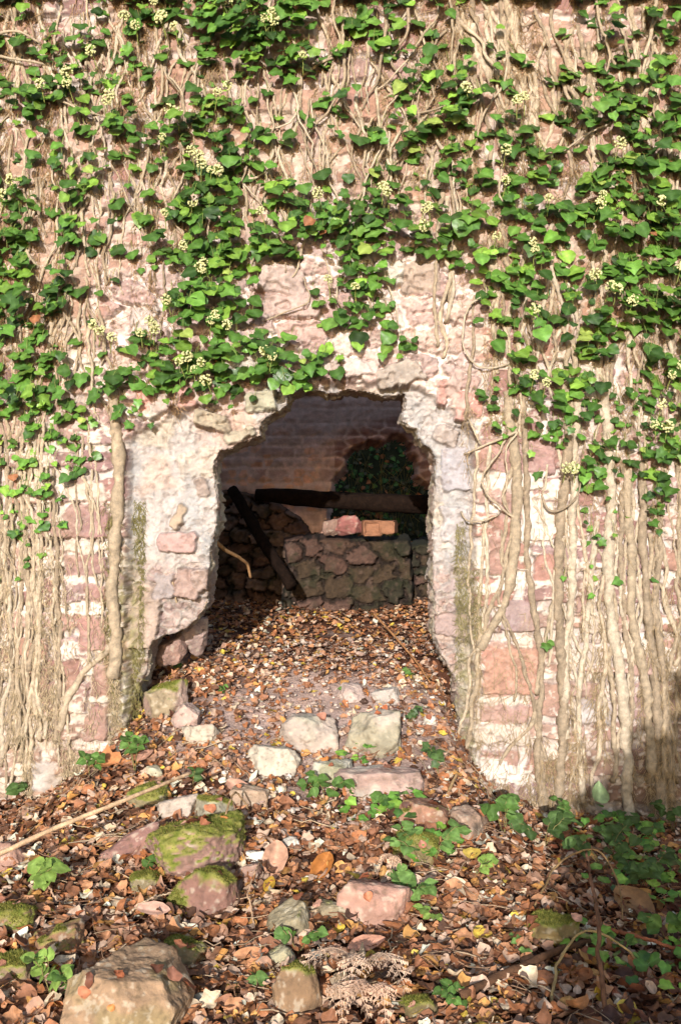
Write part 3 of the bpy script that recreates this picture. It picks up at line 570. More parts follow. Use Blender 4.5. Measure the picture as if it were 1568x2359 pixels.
def leafset(T, pos, nrm, tip, size, cols, g, fold=.18, droop=.15, wave=.05, curl=0.0, wid=1.0, cv=0.12):
    """scatter template T; nrm = leaf normal, tip = direction of the tip"""
    V0, F0 = T; n = len(pos); m = len(V0)
    tip = tip/(np.linalg.norm(tip, axis=1, keepdims=True)+1e-9)
    x = np.cross(tip, nrm); x /= (np.linalg.norm(x, axis=1, keepdims=True)+1e-9); z = np.cross(x, tip)
    fx_ = np.broadcast_to(fold, (n,))[:, None]; dr = np.broadcast_to(droop, (n,))[:, None]; cu = np.broadcast_to(curl, (n,))[:, None]
    w1 = np.broadcast_to(wid, (n,))[:, None]
    ph = g.uniform(0, 6.28, (n, 1)); X0 = V0[None, :, 0]; Y0 = V0[None, :, 1]
    zz = fx_*np.abs(X0)-dr*Y0**2+wave*np.sin(9*Y0+ph+6*X0)*np.abs(X0)*2+cu*(X0**2)*2+cu*.6*(Y0-.5)**2
    bend = g.normal(size=(n, 1))*0.10*Y0**2
    s = np.asarray(size)[:, None, None]
    P_ = pos[:, None, :]+s*((X0*w1+bend)[..., None]*x[:, None]+(Y0+0*ph)[..., None]*tip[:, None]+zz[..., None]*z[:, None])
    F_ = (F0[None]+(np.arange(n)*m)[:, None, None]).reshape(-1, F0.shape[1])
    cc = np.repeat(cols[:, None, :], m, 1)*(1+cv*g.normal(size=(n, m, 1)))
    vein = (np.abs(V0[:, 0]) < 1e-6)[None, :, None]
    cc = np.where(vein, cc*1.3+0.015, cc)
    return P_.reshape(-1, 3), F_, np.clip(cc, 0.002, 1).reshape(-1, 3)
def chaikin(p, k=1):
    p = np.array(p, float)
    for _ in range(k):
        q = [p[0]]
        for i in range(len(p)-1): q += [p[i]*.75+p[i+1]*.25, p[i]*.25+p[i+1]*.75]
        p = np.array(q[:1]+q[2:-1]+[p[-1]])
    return p
IVY2 = [(0, 0), (-.12, -.10), (-.36, -.16), (-.62, .06), (-.46, .30), (-.70, .56), (-.40, .64), (-.22, .80), (-.10, 1.0), (0, 1.10)]
IVY3 = [(0, 0), (-.16, -.12), (-.48, -.10), (-.60, .20), (-.48, .40), (-.50, .60), (-.26, .74), (-.12, .94), (0, 1.06)]
OVA2 = [(0, 0), (-.24, -.06), (-.50, .08), (-.60, .34), (-.54, .56), (-.44, .66), (-.34, .82), (-.14, .92), (0, 1.04)]
T_LIT = leaf_t([(0, 0), (-.20, .04), (-.38, .22), (-.44, .46), (-.36, .70), (-.20, .90), (0, 1.04)]); T_LR = leaf_t(chaikin([(0, 0), (-.30, .02), (-.42, .30), (-.56, .50), (-.30, .62), (-.24, .86), (0, 1.05)]))
T_IVYW, T_IVYS, T_OVAW = leaf_t(chaikin(IVY2)), leaf_t(chaikin(IVY3)), leaf_t(chaikin(OVA2))
T_IVY, T_OVA, T_LAN, T_RAG = leaf_t(IVY), leaf_t(OVA), leaf_t(LAN), leaf_t(RAG)
def merge(parts):
    Vs, Fs, Cs = [], {}, []; o = 0
    for v, f, c in parts:
        Vs.append(v); Fs.setdefault(f.shape[1], []).append(f+o); Cs.append(c); o += len(v)
    return np.concatenate(Vs), [np.concatenate(x) for x in Fs.values()], np.concatenate(Cs)
# ---------------------------------------------------------------- ivy on the wall
DENS = """
4442003474668887776536533510000000234336
3252104544359999987156544320000001344567
2566555333368999970045753434134021464557
2256763542454278888601576454354024556566
3225775660120386864310036654560066535667
7778875460154542001350265336501044376767
3763555532688832110640466455202357887777
3452437636787664426404547784664435788777
2443653576658666400025667777667511667877
4344665623661877110001455466767660366676
7557775361687733442125653777756741755677
8746762671588611566344677205665563677778
7643612361778823678877777455665777577788
7763665251578835778888887577533577777788
7666743005778878776777787677536366766788
7752200033777853200088732336677646566777
7657510120278870000077100000677766667788
8867520005888875003588300000677745788877
8875540005688870005677500000477654688888
7551000035788875001656500000077746675677
6774201768888888712326751000066426742326
6766310557888887767820000000005325300277665
7777417757862765651000000000067656616667
7764540166406740000000000000534777457777
3626650660000000000000000000045633635578
2635400000000000000000000000054266523678
4413343000000000000000000000204336677788
3556620000000000000000000000200015766331
4266400000000000000000000000000200640150
3255000000000000000000000000000000140340
3551000000000000000000000000000000541033
1431000000000000000000000000000000350022
0110000000000000000000000000000000120001
1200000000000000000000000000000000100010
0100000000000000000000000000000010230010
0000000000000000000000000000000000000000
0000000000000000000000000000000001000000
0000000000000000000000000000000010000000
""".split()
def zone(px, py):
    if py > 930: return 8 if px < 500 else 9
    if px < 390:
        return 0 if py < 330 else (1 if py < 620 else (2 if px < 235 else 4))
    if px < 800:
        if py < 300: return 3
        if px < 690: return 4
        return 5 if py > 560 else 4
    if px < 1000:
        return 6 if py < 430 else (5 if py > 540 else 4)
    if px < 1190: return 6 if py < 560 else 7
    return 7 if py > 520 else 10
ZN = ['sparse small-leaved ivy on the top left of the wall, stems fanning between the leaves',
      'glossy ivy at the left edge of the wall level with the bare patch',
      'ivy leaves hanging low over the left pier',
      'dense flowering ivy clump at the top, left of centre',
      'flowering ivy curtain that hangs down over the left half of the broken arch',
      'small ivy spray dangling alone above the middle of the opening',
      'open tangle of ivy and bare looping stems at the top right of centre',
      'heavy ivy hanging over the upper part of the right pier',
      'tiny-leaved ivy strands climbing the lower left pier among hairy roots',
      'woody ivy with thick parallel trunks climbing the lower right pier',
      'dark dense ivy filling the top right corner of the wall']
ZV = [empty('ivy_plant', t, 'ivy', tuple(P(*c, YW-.02)), 'ivy plants climbing the ruined wall') for t, c in zip(ZN, [(150, 160), (120, 470), (120, 800), (600, 130), (500, 720), (830, 700), (1000, 250), (1350, 760), (150, 1400), (1350, 1500), (1430, 250)])]
ZO = [np.array(o.location) for o in ZV]
leaves = {i: [] for i in range(11)}       # (px, py, size, off)
for r, row in enumerate(DENS):
    for c_, ch in enumerate(row[:40]):
        d = int(ch); lam = {0: 0, 1: .35, 2: .7, 3: 1.1, 4: 1.6, 5: 2.2, 6: 3.0, 7: 4.1, 8: 5.5, 9: 7.2}[d]
        py0 = (r+0.5)*39.2
        sz = 1.0 if py0 < 900 else 0.85
        if py0 > 960 and c_ < 12: sz = .68
        if py0 > 1130: sz = .62
        sz *= {True: 0.86, False: 1}[c_ < 8 and r < 12]
        for _ in range(rng.poisson(lam/sz*(.98 if c_ >= 20 else 1.1))):
            px = (c_+rng.uniform(-.1, 1.1))*39.2; py = (r+rng.uniform(-.1, 1.1))*39.2
            leaves[zone(px, py)].append((px, py, sz*(.025+.042*rng.uniform()**1.4), d))
# leaves beyond the picture's edges, so that the wall stays overgrown from a step aside
for _ in range(1500):
    px = rng.choice([rng.uniform(-420, 0), rng.uniform(1568, 2000)]); py = rng.uniform(-190, 1050)
    leaves[zone(min(max(px, 0), 1567), max(py, 0))].append((px, py, rng.uniform(.045, .078), 5))
for _ in range(560):
    px = rng.uniform(0, 1568); py = rng.uniform(-190, 0); leaves[zone(px, 5)].append((px, py, rng.uniform(.045, .078), 5))
GR = np.array([A(104, 148, 56, .64), A(90, 132, 50, .64), A(76, 114, 44, .62), A(128, 166, 62, .66), A(98, 142, 56, .62), A(68, 102, 42, .6)])
for zi, L in leaves.items():
    if not L: continue
    a = np.array(L); n = len(a); g = np.random.default_rng(900+zi)
    dens = a[:, 3]; lift = 0.008+g.uniform(0, 1, n)**1.2*(0.010+0.011*dens)*(0.5 if zi == 8 else 1.0)
    lift *= 0.75+0.5*(vn(a[:, 0]/70, a[:, 1]/70, 3)+1)
    base = onwall(a[:, 0], a[:, 1]); pos = base.copy(); pos[:, 1] = np.minimum(pos[:, 1], YW+0.0)-lift
    if zi in (8, 9): pos[:, 1] = base[:, 1]-lift
    q1 = vn(a[:, 0]/90, a[:, 1]/90, 11); q2 = vn(a[:, 0]/90, a[:, 1]/90, 12)
    nrm = np.stack([q1*.30+g.normal(size=n)*.26, -np.ones(n)*0.95, 0.98+.25*q2+g.normal(size=n)*.26], 1); nrm /= np.linalg.norm(nrm, axis=1, keepdims=True)
    tp_ = np.stack([q2*0.9+g.normal(size=n)*.8, -0.25+g.normal(size=n)*.2, -0.75+g.normal(size=n)*.4], 1)
    tp_ -= nrm*(tp_*nrm).sum(1, keepdims=True); tp_ /= np.linalg.norm(tp_, axis=1, keepdims=True)
    cc = GR[g.integers(0, len(GR), n)]*(1+.2*g.normal(size=(n, 1)))*(1+.22*vn(a[:, 0]/120, a[:, 1]/120, 19))[:, None]; br = g.uniform(size=n)
    cc[br > .95] = A(116, 158, 66, .62); cc[br > .988] = A(166, 186, 88, .62)
    cc[(br < .006)] = A(170, 112, 74, .6); cc *= .84
    if zi == 8: cc *= 1.25
    ivs = g.uniform(size=n) < (0.24 if zi not in (8, 9, 2) else .65)
    pr = []
    size = a[:, 2]; start = pos-tp_*size[:, None]*0.45
    iv2 = g.uniform(size=n) < .5
    for T, ms in ((T_IVYW, ivs & iv2), (T_IVYS, ivs & ~iv2), (T_OVAW, ~ivs)):
        if ms.sum(): pr.append(leafset(T, start[ms], nrm[ms], tp_[ms], size[ms]*1.02, cc[ms], g, fold=g.uniform(-.05, .2, ms.sum()), droop=g.uniform(.02, .3, ms.sum()), wave=.06, wid=g.uniform(.85, 1.2, ms.sum()), cv=.05))
    # leaf stalks
    m = 5; t = np.linspace(0, 1, m)[None, :, None]; root = start+np.stack([g.normal(size=n)*.012, np.zeros(n)+.02, np.abs(g.normal(size=n))*.02+.018], 1)
    root[:, 1] = np.maximum(root[:, 1], np.minimum(base[:, 1]-.003, root[:, 1]+.02))
    pth = root[:, None]*(1-t)+start[:, None]*t; pth[:, :, 2] += (0.010*np.sin(np.pi*t))[:, :, 0]
    V_, F_ = tubes(pth, np.full((n, m), .0012), 3); pr.append((V_, F_, np.tile(A(158, 168, 92, .62), (len(V_), 1))))
    V_, F_, c_ = merge(pr); build('leaves', V_-ZO[zi], F_, M_leaf, ZV[zi], c_)
# ---- stems
STC = [A(196, 176, 150, .65), A(184, 164, 138, .62), A(202, 184, 160, .65), A(172, 152, 128, .6)]
def stem(zi, pts, r0, r1=None, off=None, seed=0, free=0.0, colr=None, name='stem'):
    """pts in picture px on the wall, resampled; r in px"""
    g = np.random.default_rng(seed); pts = np.asarray(pts, float); r1 = r0*.7 if r1 is None else r1
    d = np.concatenate([[0], np.cumsum(np.hypot(*np.diff(pts, axis=0).T))]); n = max(6, int(d[-1]/9)); q = np.linspace(0, d[-1], n)
    uv = np.stack([np.interp(q, d, pts[:, i]) for i in (0, 1)], 1)
    for _ in range(6): uv[1:-1] = (uv[:-2]+2*uv[1:-1]+uv[2:])/4
    uv[:, 0] += 3.0*vn(q/38+seed*3.3, q*0+seed, 3)+2.0*vn(q/11+seed*1.3, q*0+seed, 8)
    rad = np.interp(q, [0, d[-1]], [r0, r1])*(1+.22*vn(q/26, q*0+seed, 5)+.10*vn(q/9, q*0+seed, 6))*K*YW
    p = onwall(uv[:, 0], uv[:, 1]); y = p[:, 1].copy()
    ys = y.copy()
    for _ in range(10): ys[1:-1] = (ys[:-2]+2*ys[1:-1]+ys[2:])/4
    p[:, 1] = np.minimum(ys, y+0.004)-rad*.15-free*np.abs(np.sin(np.linspace(0, np.pi*1.0, n)))
    p = p-ZO[zi]
    c_ = STC[int(g.integers(4))] if colr is None else colr
    return tube_obj(name, p, rad, M_stem, ZV[zi], c_, 9, .055)
def meander(x0, y0, y1, drift=0, amp=26, seed=0, step=36):
    g = np.random.default_rng(seed); n = max(3, int(abs(y1-y0)/step)); t = np.linspace(0, 1, n)
    w_ = np.cumsum(g.normal(size=n))*amp/np.sqrt(n)*.9; w_ -= w_[0]
    return np.stack([x0+drift*t+w_, y0+(y1-y0)*t], 1)
# thick trunks of the right pier (positions read from the photograph)
TR = [([(1165, 900), (1180, 1010), (1190, 1120), (1185, 1230), (1178, 1310), (1160, 1390), (1130, 1450), (1105, 1495)], 13, 12), ([(1205, 900), (1207, 1010), (1212, 1120), (1212, 1300), (1232, 1420), (1248, 1530), (1240, 1650), (1238, 1790), (1252, 1905)], 8, 9),
      ([(1290, 880), (1305, 1000), (1298, 1120), (1288, 1240), (1282, 1370), (1290, 1500), (1300, 1620), (1290, 1760), (1280, 1900)], 12, 14), ([(1328, 900), (1320, 1080), (1318, 1250), (1308, 1420), (1298, 1560), (1305, 1700)], 10, 10),
      ([(1390, 900), (1402, 1050), (1405, 1180), (1398, 1330), (1408, 1450), (1425, 1560), (1440, 1700), (1446, 1880)], 12, 15), ([(1440, 1060), (1445, 1180), (1452, 1280), (1450, 1400), (1474, 1520), (1490, 1640), (1500, 1800)], 12, 12),
      ([(1478, 1060), (1478, 1180), (1482, 1290), (1490, 1430), (1508, 1560), (1512, 1700), (1520, 1860)], 10, 12), ([(1372, 1200), (1362, 1330), (1350, 1430), (1335, 1560), (1330, 1700), (1340, 1850)], 7, 8),
      ([(1240, 1620), (1215, 1680), (1170, 1720), (1150, 1760)], 6, 4), ([(1230, 1610), (1240, 1700), (1246, 1800), (1260, 1880)], 7, 7),
      ([(1112, 1200), (1108, 1330), (1100, 1400), (1108, 1470), (1080, 1520), (1086, 1590), (1072, 1640), (1050, 1720), (1058, 1770), (1090, 1760)], 5, 4),
      ([(1125, 1020), (1118, 1180), (1120, 1330), (1112, 1450), (1100, 1500)], 5, 5), ([(1430, 1130), (1428, 1300), (1436, 1420), (1450, 1560), (1452, 1700), (1440, 1790)], 7, 6),
      ([(1100, 1000), (1090, 1180), (1082, 1350), (1088, 1500)], 5, 3), ([(1510, 1080), (1520, 1250), (1505, 1400), (1530, 1560), (1535, 1720), (1550, 1850)], 8, 8)]
for i, (p_, a_, b_) in enumerate(TR): stem(9, p_, a_*.92, b_*.92, seed=i+1)
for i in range(26):
    g = np.random.default_rng(50+i); x0 = 1100+490*((i+.5)/26)**.62+g.uniform(-12, 12); y0 = g.uniform(820, 1300); y1 = g.uniform(1500, 1950)
    stem(9, meander(x0, y0, y1, g.uniform(-60, 60), 44, 60+i), g.uniform(2, 6), g.uniform(2, 6.5), seed=100+i)
# left pier
stem(8, [(262, 900), (268, 960), (275, 1080), (272, 1200), (262, 1290), (262, 1380), (270, 1480), (262, 1560)], 13, 15, seed=201)
stem(8, [(262, 1480), (230, 1520), (200, 1540), (160, 1600), (140, 1680)], 8, 9, seed=202)
for i in range(24):
    g = np.random.default_rng(250+i); x0 = -20+150*((i+.5)/24)+g.uniform(-6, 6)+(90*g.uniform() if i % 9 == 3 else 0); y0 = g.uniform(780, 1150); y1 = g.uniform(1450, 1840)
    stem(8, meander(x0, y0, y1, g.uniform(-40, 30), 34, 260+i), g.uniform(1.8, 5), g.uniform(2, 6.5), seed=300+i)
for i in range(8):
    g = np.random.default_rng(350+i); stem(8, meander(g.uniform(60, 240), g.uniform(950, 1200), g.uniform(1300, 1500), g.uniform(-90, 90), 20, 360+i), 3, 2.4, seed=340+i)
# upper wall: woody stems and tangles under the leaves
def upper(zi, n, x0, x1, ya, yb, la, lb, ra, rb, dr=(-60, 60), sd0=0, amp=36, free=.012):
    for i in range(n):
        g = np.random.default_rng(sd0+i); xs = x0+(x1-x0)*((i+g.uniform(0, 1))/n); y0 = g.uniform(ya, yb); y1 = y0+g.uniform(la, lb)
        stem(zi, meander(xs, y0, y1, g.uniform(*dr), amp, sd0+500+i, 28), g.uniform(ra, rb), g.uniform(ra*.6, rb*.7), seed=sd0+i, free=free*g.uniform(0, 1.2))
upper(0, 40, 0, 400, -60, 160, 140, 380, 2, 5.5, (-60, 90), 1000)
upper(1, 36, 0, 390, 300, 480, 120, 330, 2, 5, (-50, 60), 1100)
upper(2, 26, 0, 235, 580, 760, 140, 330, 2.5, 5, (-30, 30), 1200)
upper(3, 30, 400, 800, -60, 160, 140, 320, 2, 5, (-50, 60), 1300)
upper(4, 30, 380, 760, 200, 480, 120, 280, 1.8, 4.2, (-50, 60), 1400, 44, .03)
upper(5, 7, 740, 900, 560, 640, 90, 180, 1.5, 2.6, (-30, 40), 1500, 30, .02)
upper(6, 48, 780, 1190, -60, 340, 140, 330, 1.8, 5.0, (-70, 70), 1600, 46, .03)
upper(6, 16, 1040, 1190, -60, 60, 250, 420, 5, 9, (20, 110), 1700, 30, .0)
upper(10, 40, 1190, 1568, -60, 300, 160, 380, 2.5, 7.5, (-30, 60), 1800)
upper(7, 46, 1090, 1568, 500, 780, 160, 380, 2.5, 7, (-30, 40), 1900)
upper(7, 4, 990, 1060, 440, 560, 240, 340, 5, 8, (10, 40), 1960)
# the bare loops that stand off the wall
LOOPS = [(7, [(1070, 1045), (1150, 1012), (1195, 990), (1165, 1020), (1155, 1060), (1165, 1110), (1150, 1160), (1190, 1200)], 2.6, .05), (7, [(1180, 985), (1130, 1060), (1098, 1100), (1110, 1140), (1160, 1175), (1192, 1200), (1194, 1180)], 2.8, .06), (7, [(1062, 1178), (1070, 1205), (1110, 1200), (1155, 1180)], 2.2, .05),
         (7, [(1245, 1140), (1262, 1185), (1300, 1170), (1330, 1130), (1330, 1080), (1315, 1050)], 2.6, .05), (7, [(1170, 660), (1080, 700), (1058, 760), (1060, 800), (1095, 850), (1140, 850), (1190, 830)], 3.0, .05), (7, [(1078, 960), (1090, 1000), (1110, 1030)], 2.4, .04),
         (6, [(895, 0), (880, 120), (868, 200), (830, 260)], 4, .05), (6, [(790, -20), (786, 90), (798, 170), (780, 230), (700, 330)], 4, .05), (6, [(1030, -20), (1040, 110), (1030, 170)], 3, .05), (6, [(935, 0), (940, 80), (900, 150)], 4, .05), (6, [(780, 130), (740, 160), (690, 180)], 4, .04), (6, [(940, 140), (1010, 40), (1010, -10)], 3, .04),
         (10, [(1510, -20), (1500, 60), (1480, 130), (1474, 220)], 4.5, .05), (10, [(1370, -20), (1372, 70), (1400, 130), (1390, 180), (1340, 205)], 3.5, .05), (10, [(1290, 180), (1310, 230), (1350, 280), (1380, 290)], 4, .05), (4, [(610, 740), (720, 700), (700, 640)], 2, .03), (4, [(772, -10), (765, 60), (790, 110), (740, 160), (745, 200)], 3.2, .04), (4, [(625, 190), (612, 250), (642, 300), (605, 335)], 2.6, .04), (4, [(655, 180), (694, 260), (660, 300), (595, 302)], 2.6, .04), (4, [(690, 180), (682, 280), (724, 340), (712, 430)], 2.6, .04),
         (4, [(715, 230), (700, 330), (732, 400), (765, 470)], 2.6, .04), (4, [(550, 410), (600, 418), (642, 380), (634, 320)], 2.2, .04), (3, [(557, 205), (552, 260), (528, 312)], 2.2, .04), (3, [(472, 130), (455, 170), (450, 220)], 2.6, .04), (3, [(384, 150), (388, 192), (424, 222)], 2.4, .04), (0, [(-10, 86), (50, 80), (95, 102)], 3.2, .04), (0, [(-10, 126), (30, 145), (115, 150)], 3, .04),
         (1, [(100, 220), (190, 262), (285, 278)], 2.8, .04), (4, [(560, 415), (592, 468), (622, 492)], 2, .04), (4, [(742, 300), (748, 370), (738, 440)], 2.4, .04), (6, [(800, 190), (788, 250), (836, 305)], 2.4, .04), (6, [(866, 150), (842, 200), (850, 260)], 2.4, .04), (6, [(865, 215), (905, 190), (952, 128)], 2.4, .04), (6, [(1030, 225), (1042, 250), (985, 266), (930, 262)], 2.8, .04), (6, [(985, 185), (1002, 240), (958, 272)], 2.4, .04),
         (6, [(880, 230), (930, 210), (880, 270), (870, 330)], 2.4, .04), (7, [(1046, 440), (1062, 480), (1048, 535)], 2.4, .04), (10, [(1288, 170), (1298, 240), (1350, 285), (1402, 280)], 3.8, .05), (10, [(1405, 285), (1330, 330), (1275, 365)], 2.4, .05), (10, [(1200, 30), (1190, 80), (1235, 52)], 2.4, .04), (4, [(560, 560), (590, 600), (640, 590), (690, 580)], 1.8, .03)]
for i, (zi, p_, r_, f_) in enumerate(LOOPS): stem(zi, p_, r_*1.1, r_*.7, seed=700+i, free=f_)
# root hairs on the lower piers
def hairs(zi, n, x0, x1, y0, y1, seed, colr, lo=.02, hi=.06, bias=1.0):
    g = np.random.default_rng(seed); px = x0+(x1-x0)*g.uniform(size=n); py = y0+(y1-y0)*g.uniform(size=n)**(1/bias)
    k = vn(px/22, py/200, seed); ok = k > -0.15+0.45*g.uniform(size=n); px = px[ok]; py = py[ok]; ok2 = ~((((px > 142) & (px < 250) & (py < 1720)) | ((px > 1108) & (px < 1235) & (py < 1800) & (py > 980))) & (g.uniform(size=len(px)) < .8)); px = px[ok2]; py = py[ok2]; n = len(px)
    b = onwall(px, py); m = 6; t = np.linspace(0, 1, m)[None, :, None]; L = g.uniform(lo, hi, n)[:, None, None]
    d = np.stack([g.normal(size=n)*.42, np.abs(g.normal(size=n))*-.22, -np.abs(g.normal(size=n)*.8)-.35], 1)[:, None]
    s = g.normal(size=(n, 1, 3))*[[[.6, .12, .5]]]
    p = b[:, None]+L*(d*t+s*t*t*.7)+np.array([0, -.004, 0]); p[:, :, 1] = np.minimum(p[:, :, 1], b[:, None, 1]-.002)
    V_, F_ = tubes(p, np.full((n, m), .0010)*np.linspace(1.3, .6, m)[None], 3)
    cc = np.repeat(np.asarray(colr)[None]*(1+.2*g.normal(size=(n, 1))), m*3, 0)
    o = build('root_hairs', V_-ZO[zi], F_, M_stem, ZV[zi], np.clip(cc, .01, 1)); o['kind'] = 'stuff'
hairs(8, 15000, -60, 285, 1150, 1850, 71, A(204, 182, 148, .66), .01, .032, bias=1.7)
hairs(8, 3500, 240, 330, 1150, 1660, 75, A(160, 150, 96, .55), .01, .03)
hairs(9, 14000, 1090, 1640, 1250, 1960, 72, A(196, 170, 132, .63), bias=1.8)
hairs(9, 2500, 1050, 1110, 1200, 1700, 76, A(170, 158, 112, .58), .01, .03)
hairs(7, 10000, 1060, 1640, 420, 1250, 73, A(196, 168, 130, .64))
hairs(6, 9000, 400, 1100, -20, 420, 78, A(192, 164, 126, .62))
hairs(10, 9000, 1000, 1640, -40, 420, 77, A(186, 154, 114, .6))
hairs(1, 12000, -60, 420, -20, 950, 74, A(186, 152, 112, .6))
# ---- flower heads
fv, ff = ICO[1]
g = np.random.default_rng(3)
def umbel_mesh():
    d = g.normal(size=(30, 3)); d /= np.linalg.norm(d, axis=1, keepdims=True); d[:, 1] = -np.abs(d[:, 1])*.8; c = d*.0125
    Vb = (c[:, None]+fv[None]*.0027).reshape(-1, 3); Fb = (ff[None]+(np.arange(30)*len(fv))[:, None, None]).reshape(-1, 3)
    p = np.stack([c*0+[0, .004, 0], c*.5, c], 1); Vt, Ft = tubes(p, np.full((30, 3), .0007), 3)
    cols = np.concatenate([np.repeat(A(214, 210, 152, .7)[None]*(1+.12*g.normal(size=(30, 1))), len(fv), 0), np.tile(A(170, 176, 96, .62), (len(Vt), 1))])
    return np.concatenate([Vb, Vt]), [Fb, Ft+len(Vb)], cols
first = {}
UMB = [(730, 65), (770, 140), (825, 180), (1075, 50), (1035, 10), (1285, 25), (1360, 45), (1260, 125), (1225, 155), (600, 140), (650, 180), (340, 385), (225, 440), (345, 440), (535, 490), (450, 290), (525, 515), (1020, 480), (1065, 450), (1400, 310), (805, 550), (840, 570), (770, 680), (900, 735), (935, 765), (950, 805), (1020, 830), (780, 1020), (905, 965), (1210, 1010), (865, 1160), (955, 1235), (90, 865), (55, 935), (1465, 930), (1040, 60), (760, 150), (1380, 5), (1270, 160), (990, 830)]
UMB = [(a*.5, b*.5) for a, b in UMB]
UMB += [(784+a*.5, b*.5) for a, b in [(820, 505), (790, 520), (560, 465), (740, 740), (740, 870), (190, 910), (395, 990), (375, 1000), (370, 1075), (1170, 940), (1165, 970), (1250, 705), (860, 1145), (870, 1180), (700, 1120), (935, 950), (210, 930), (1440, 960)]]
UMB += [(a*.5, 627+b*.5) for a, b in [(465, 265), (495, 290), (545, 320), (715, 250), (740, 285), (675, 300), (1010, 225), (1060, 265), (990, 250), (940, 10), (1230, 385), (1265, 410), (880, 405), (950, 435), (915, 465), (965, 510), (845, 430), (1510, 60), (785, 150), (730, 265)]]
UMB += [(784+a*.5, 627+b*.5) for a, b in [(65, 95), (1140, 40), (1230, 110), (1520, 10), (870, 490), (920, 525), (1435, 620), (1460, 720), (1045, 905), (1010, 905), (1400, 715), (1530, 445), (1480, 490), (870, 190), (1300, 160), (1210, 90)]]
um = [umbel_mesh() for _ in range(4)]; ume = []
for px, py in UMB:
    zi = zone(px, py)
    if px < 392 and py > 620: zi = 4
    p = onwall(px, py); p[1] = min(p[1], YW)-.115
    k = int(g.integers(4))
    if len(ume) < 4: o = build('flower_head', *um[len(ume)][:2], M_flower, ZV[zi], um[len(ume)][2]); ume.append(o)
    else: o = ume[k].copy(); C.objects.link(o); o.parent = ZV[zi]
    o.location = p-ZO[zi]; o.scale = [g.uniform(1.25, 1.9)]*3; o.rotation_euler = (g.uniform(-.4, .4), g.uniform(-3, 3), g.uniform(-.4, .4))
    q = p+np.array([g.uniform(-.02, .02), .05, -.06])
    tube_obj('flower_stalk', wob(q, p, 7, .001)-ZO[zi], .0018, M_flower, ZV[zi], A(170, 178, 96, .62), 5)
# ---------------------------------------------------------------- leaf litter
LC = np.array([A(204, 152, 128, .62), A(190, 120, 84, .62), A(176, 100, 62, .6), A(150, 88, 60, .6), A(112, 66, 46, .6), A(86, 52, 38, .6), A(222, 192, 168, .66), A(206, 134, 74, .62), A(216, 170, 140, .64), A(168, 112, 88, .6), A(206, 156, 62, .62), A(136, 80, 54, .6)])
LW = np.array([.14, .16, .15, .13, .08, .03, .025, .09, .06, .11, .02, .05]); LW /= LW.sum()
def litter(name, n, xr, yr, seed, smin=.014, smax=.050, lift=.022, dark=None, pw=1.0):
    g = np.random.default_rng(seed); x = g.uniform(*xr, n); y = yr[0]+(yr[1]-yr[0])*g.uniform(size=n)**pw
    bare = fbm(x*3.2, y*3.2, 77, 3); keepm = ((bare < .28+.6*g.uniform(size=n)))
    thin = np.exp(-((x+.1)/.5)**2-((y-4.25)/.5)**2)*.72; keepm &= g.uniform(size=n) > thin
    wm = (y > YW-.02) & (y < YW+.5) & ((x < -.90) | (x > .60)); keepm &= ~wm
    x = x[keepm]; y = y[keepm]; n = len(x)
    z = G(x, y)+g.uniform(0, 1, n)**1.3*lift+.004
    e = .02; sx = (G(x+e, y)-G(x-e, y))/(2*e); sy = (G(x, y+e)-G(x, y-e))/(2*e)
    nrm = np.stack([-sx, -sy, np.ones(n)], 1)+g.normal(size=(n, 3))*.27; nrm[:, 2] = np.abs(nrm[:, 2])+.1; nrm /= np.linalg.norm(nrm, axis=1, keepdims=True)
    th = g.uniform(0, 6.28, n); tp_ = np.stack([np.cos(th), np.sin(th), g.normal(size=n)*.2], 1); tp_ -= nrm*(tp_*nrm).sum(1, keepdims=True)
    cc = LC[g.choice(len(LC), n, p=LW)]*(1.22+.18*g.normal(size=(n, 1)))*np.array([.93, 1.2, 1.22])
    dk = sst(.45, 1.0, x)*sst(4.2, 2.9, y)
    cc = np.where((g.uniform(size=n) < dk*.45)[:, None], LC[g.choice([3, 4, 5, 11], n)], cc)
    size = smin+(smax-smin)*g.uniform(size=n)**1.5*(1-.3*sst(3.6, 4.4, y))*(1+.24*sst(3.7, 2.7, y)); pr = []; kind = g.uniform(size=n)
    for T, ms in ((T_LIT, kind < .68), (T_LR, (kind >= .68) & (kind < .89)), (T_LAN, kind >= .89)):
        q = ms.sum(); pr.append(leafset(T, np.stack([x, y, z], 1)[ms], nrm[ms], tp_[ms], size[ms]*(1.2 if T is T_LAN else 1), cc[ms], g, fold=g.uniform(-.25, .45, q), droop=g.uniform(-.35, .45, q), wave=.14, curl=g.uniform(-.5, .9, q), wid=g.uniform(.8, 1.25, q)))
    if seed == 1:
        for tp3, tn3, ar in ROCKTOP:
            if len(tp3) < 30: continue
            q = max(1, int(ar*420)); ii_ = g.integers(0, len(tp3), q); n_ = tn3[ii_]+g.normal(size=(q, 3))*.15; n_ /= np.linalg.norm(n_, axis=1, keepdims=True); d_ = g.normal(size=(q, 3)); d_ -= n_*(d_*n_).sum(1, keepdims=True)
            pr.append(leafset(T_OVA, tp3[ii_]+n_*.008, n_, d_, g.uniform(.018, .042, q), LC[g.choice(len(LC), q, p=LW)]*1.2, g, fold=g.uniform(-.2, .4, q), droop=g.uniform(-.1, .3, q), wave=.1, curl=g.uniform(0, .6, q)))
    V_, F_, c_ = merge(pr); o = build(name, V_, F_, M_dead, None, c_); return tag(o, kind='stuff')
tag(litter('leaf_litter', 52000, (-2.3, 2.3), (1.7, 4.75), 1), 'thick layer of fallen brown, orange and pinkish leaves in front of and inside the doorway', 'leaf litter')
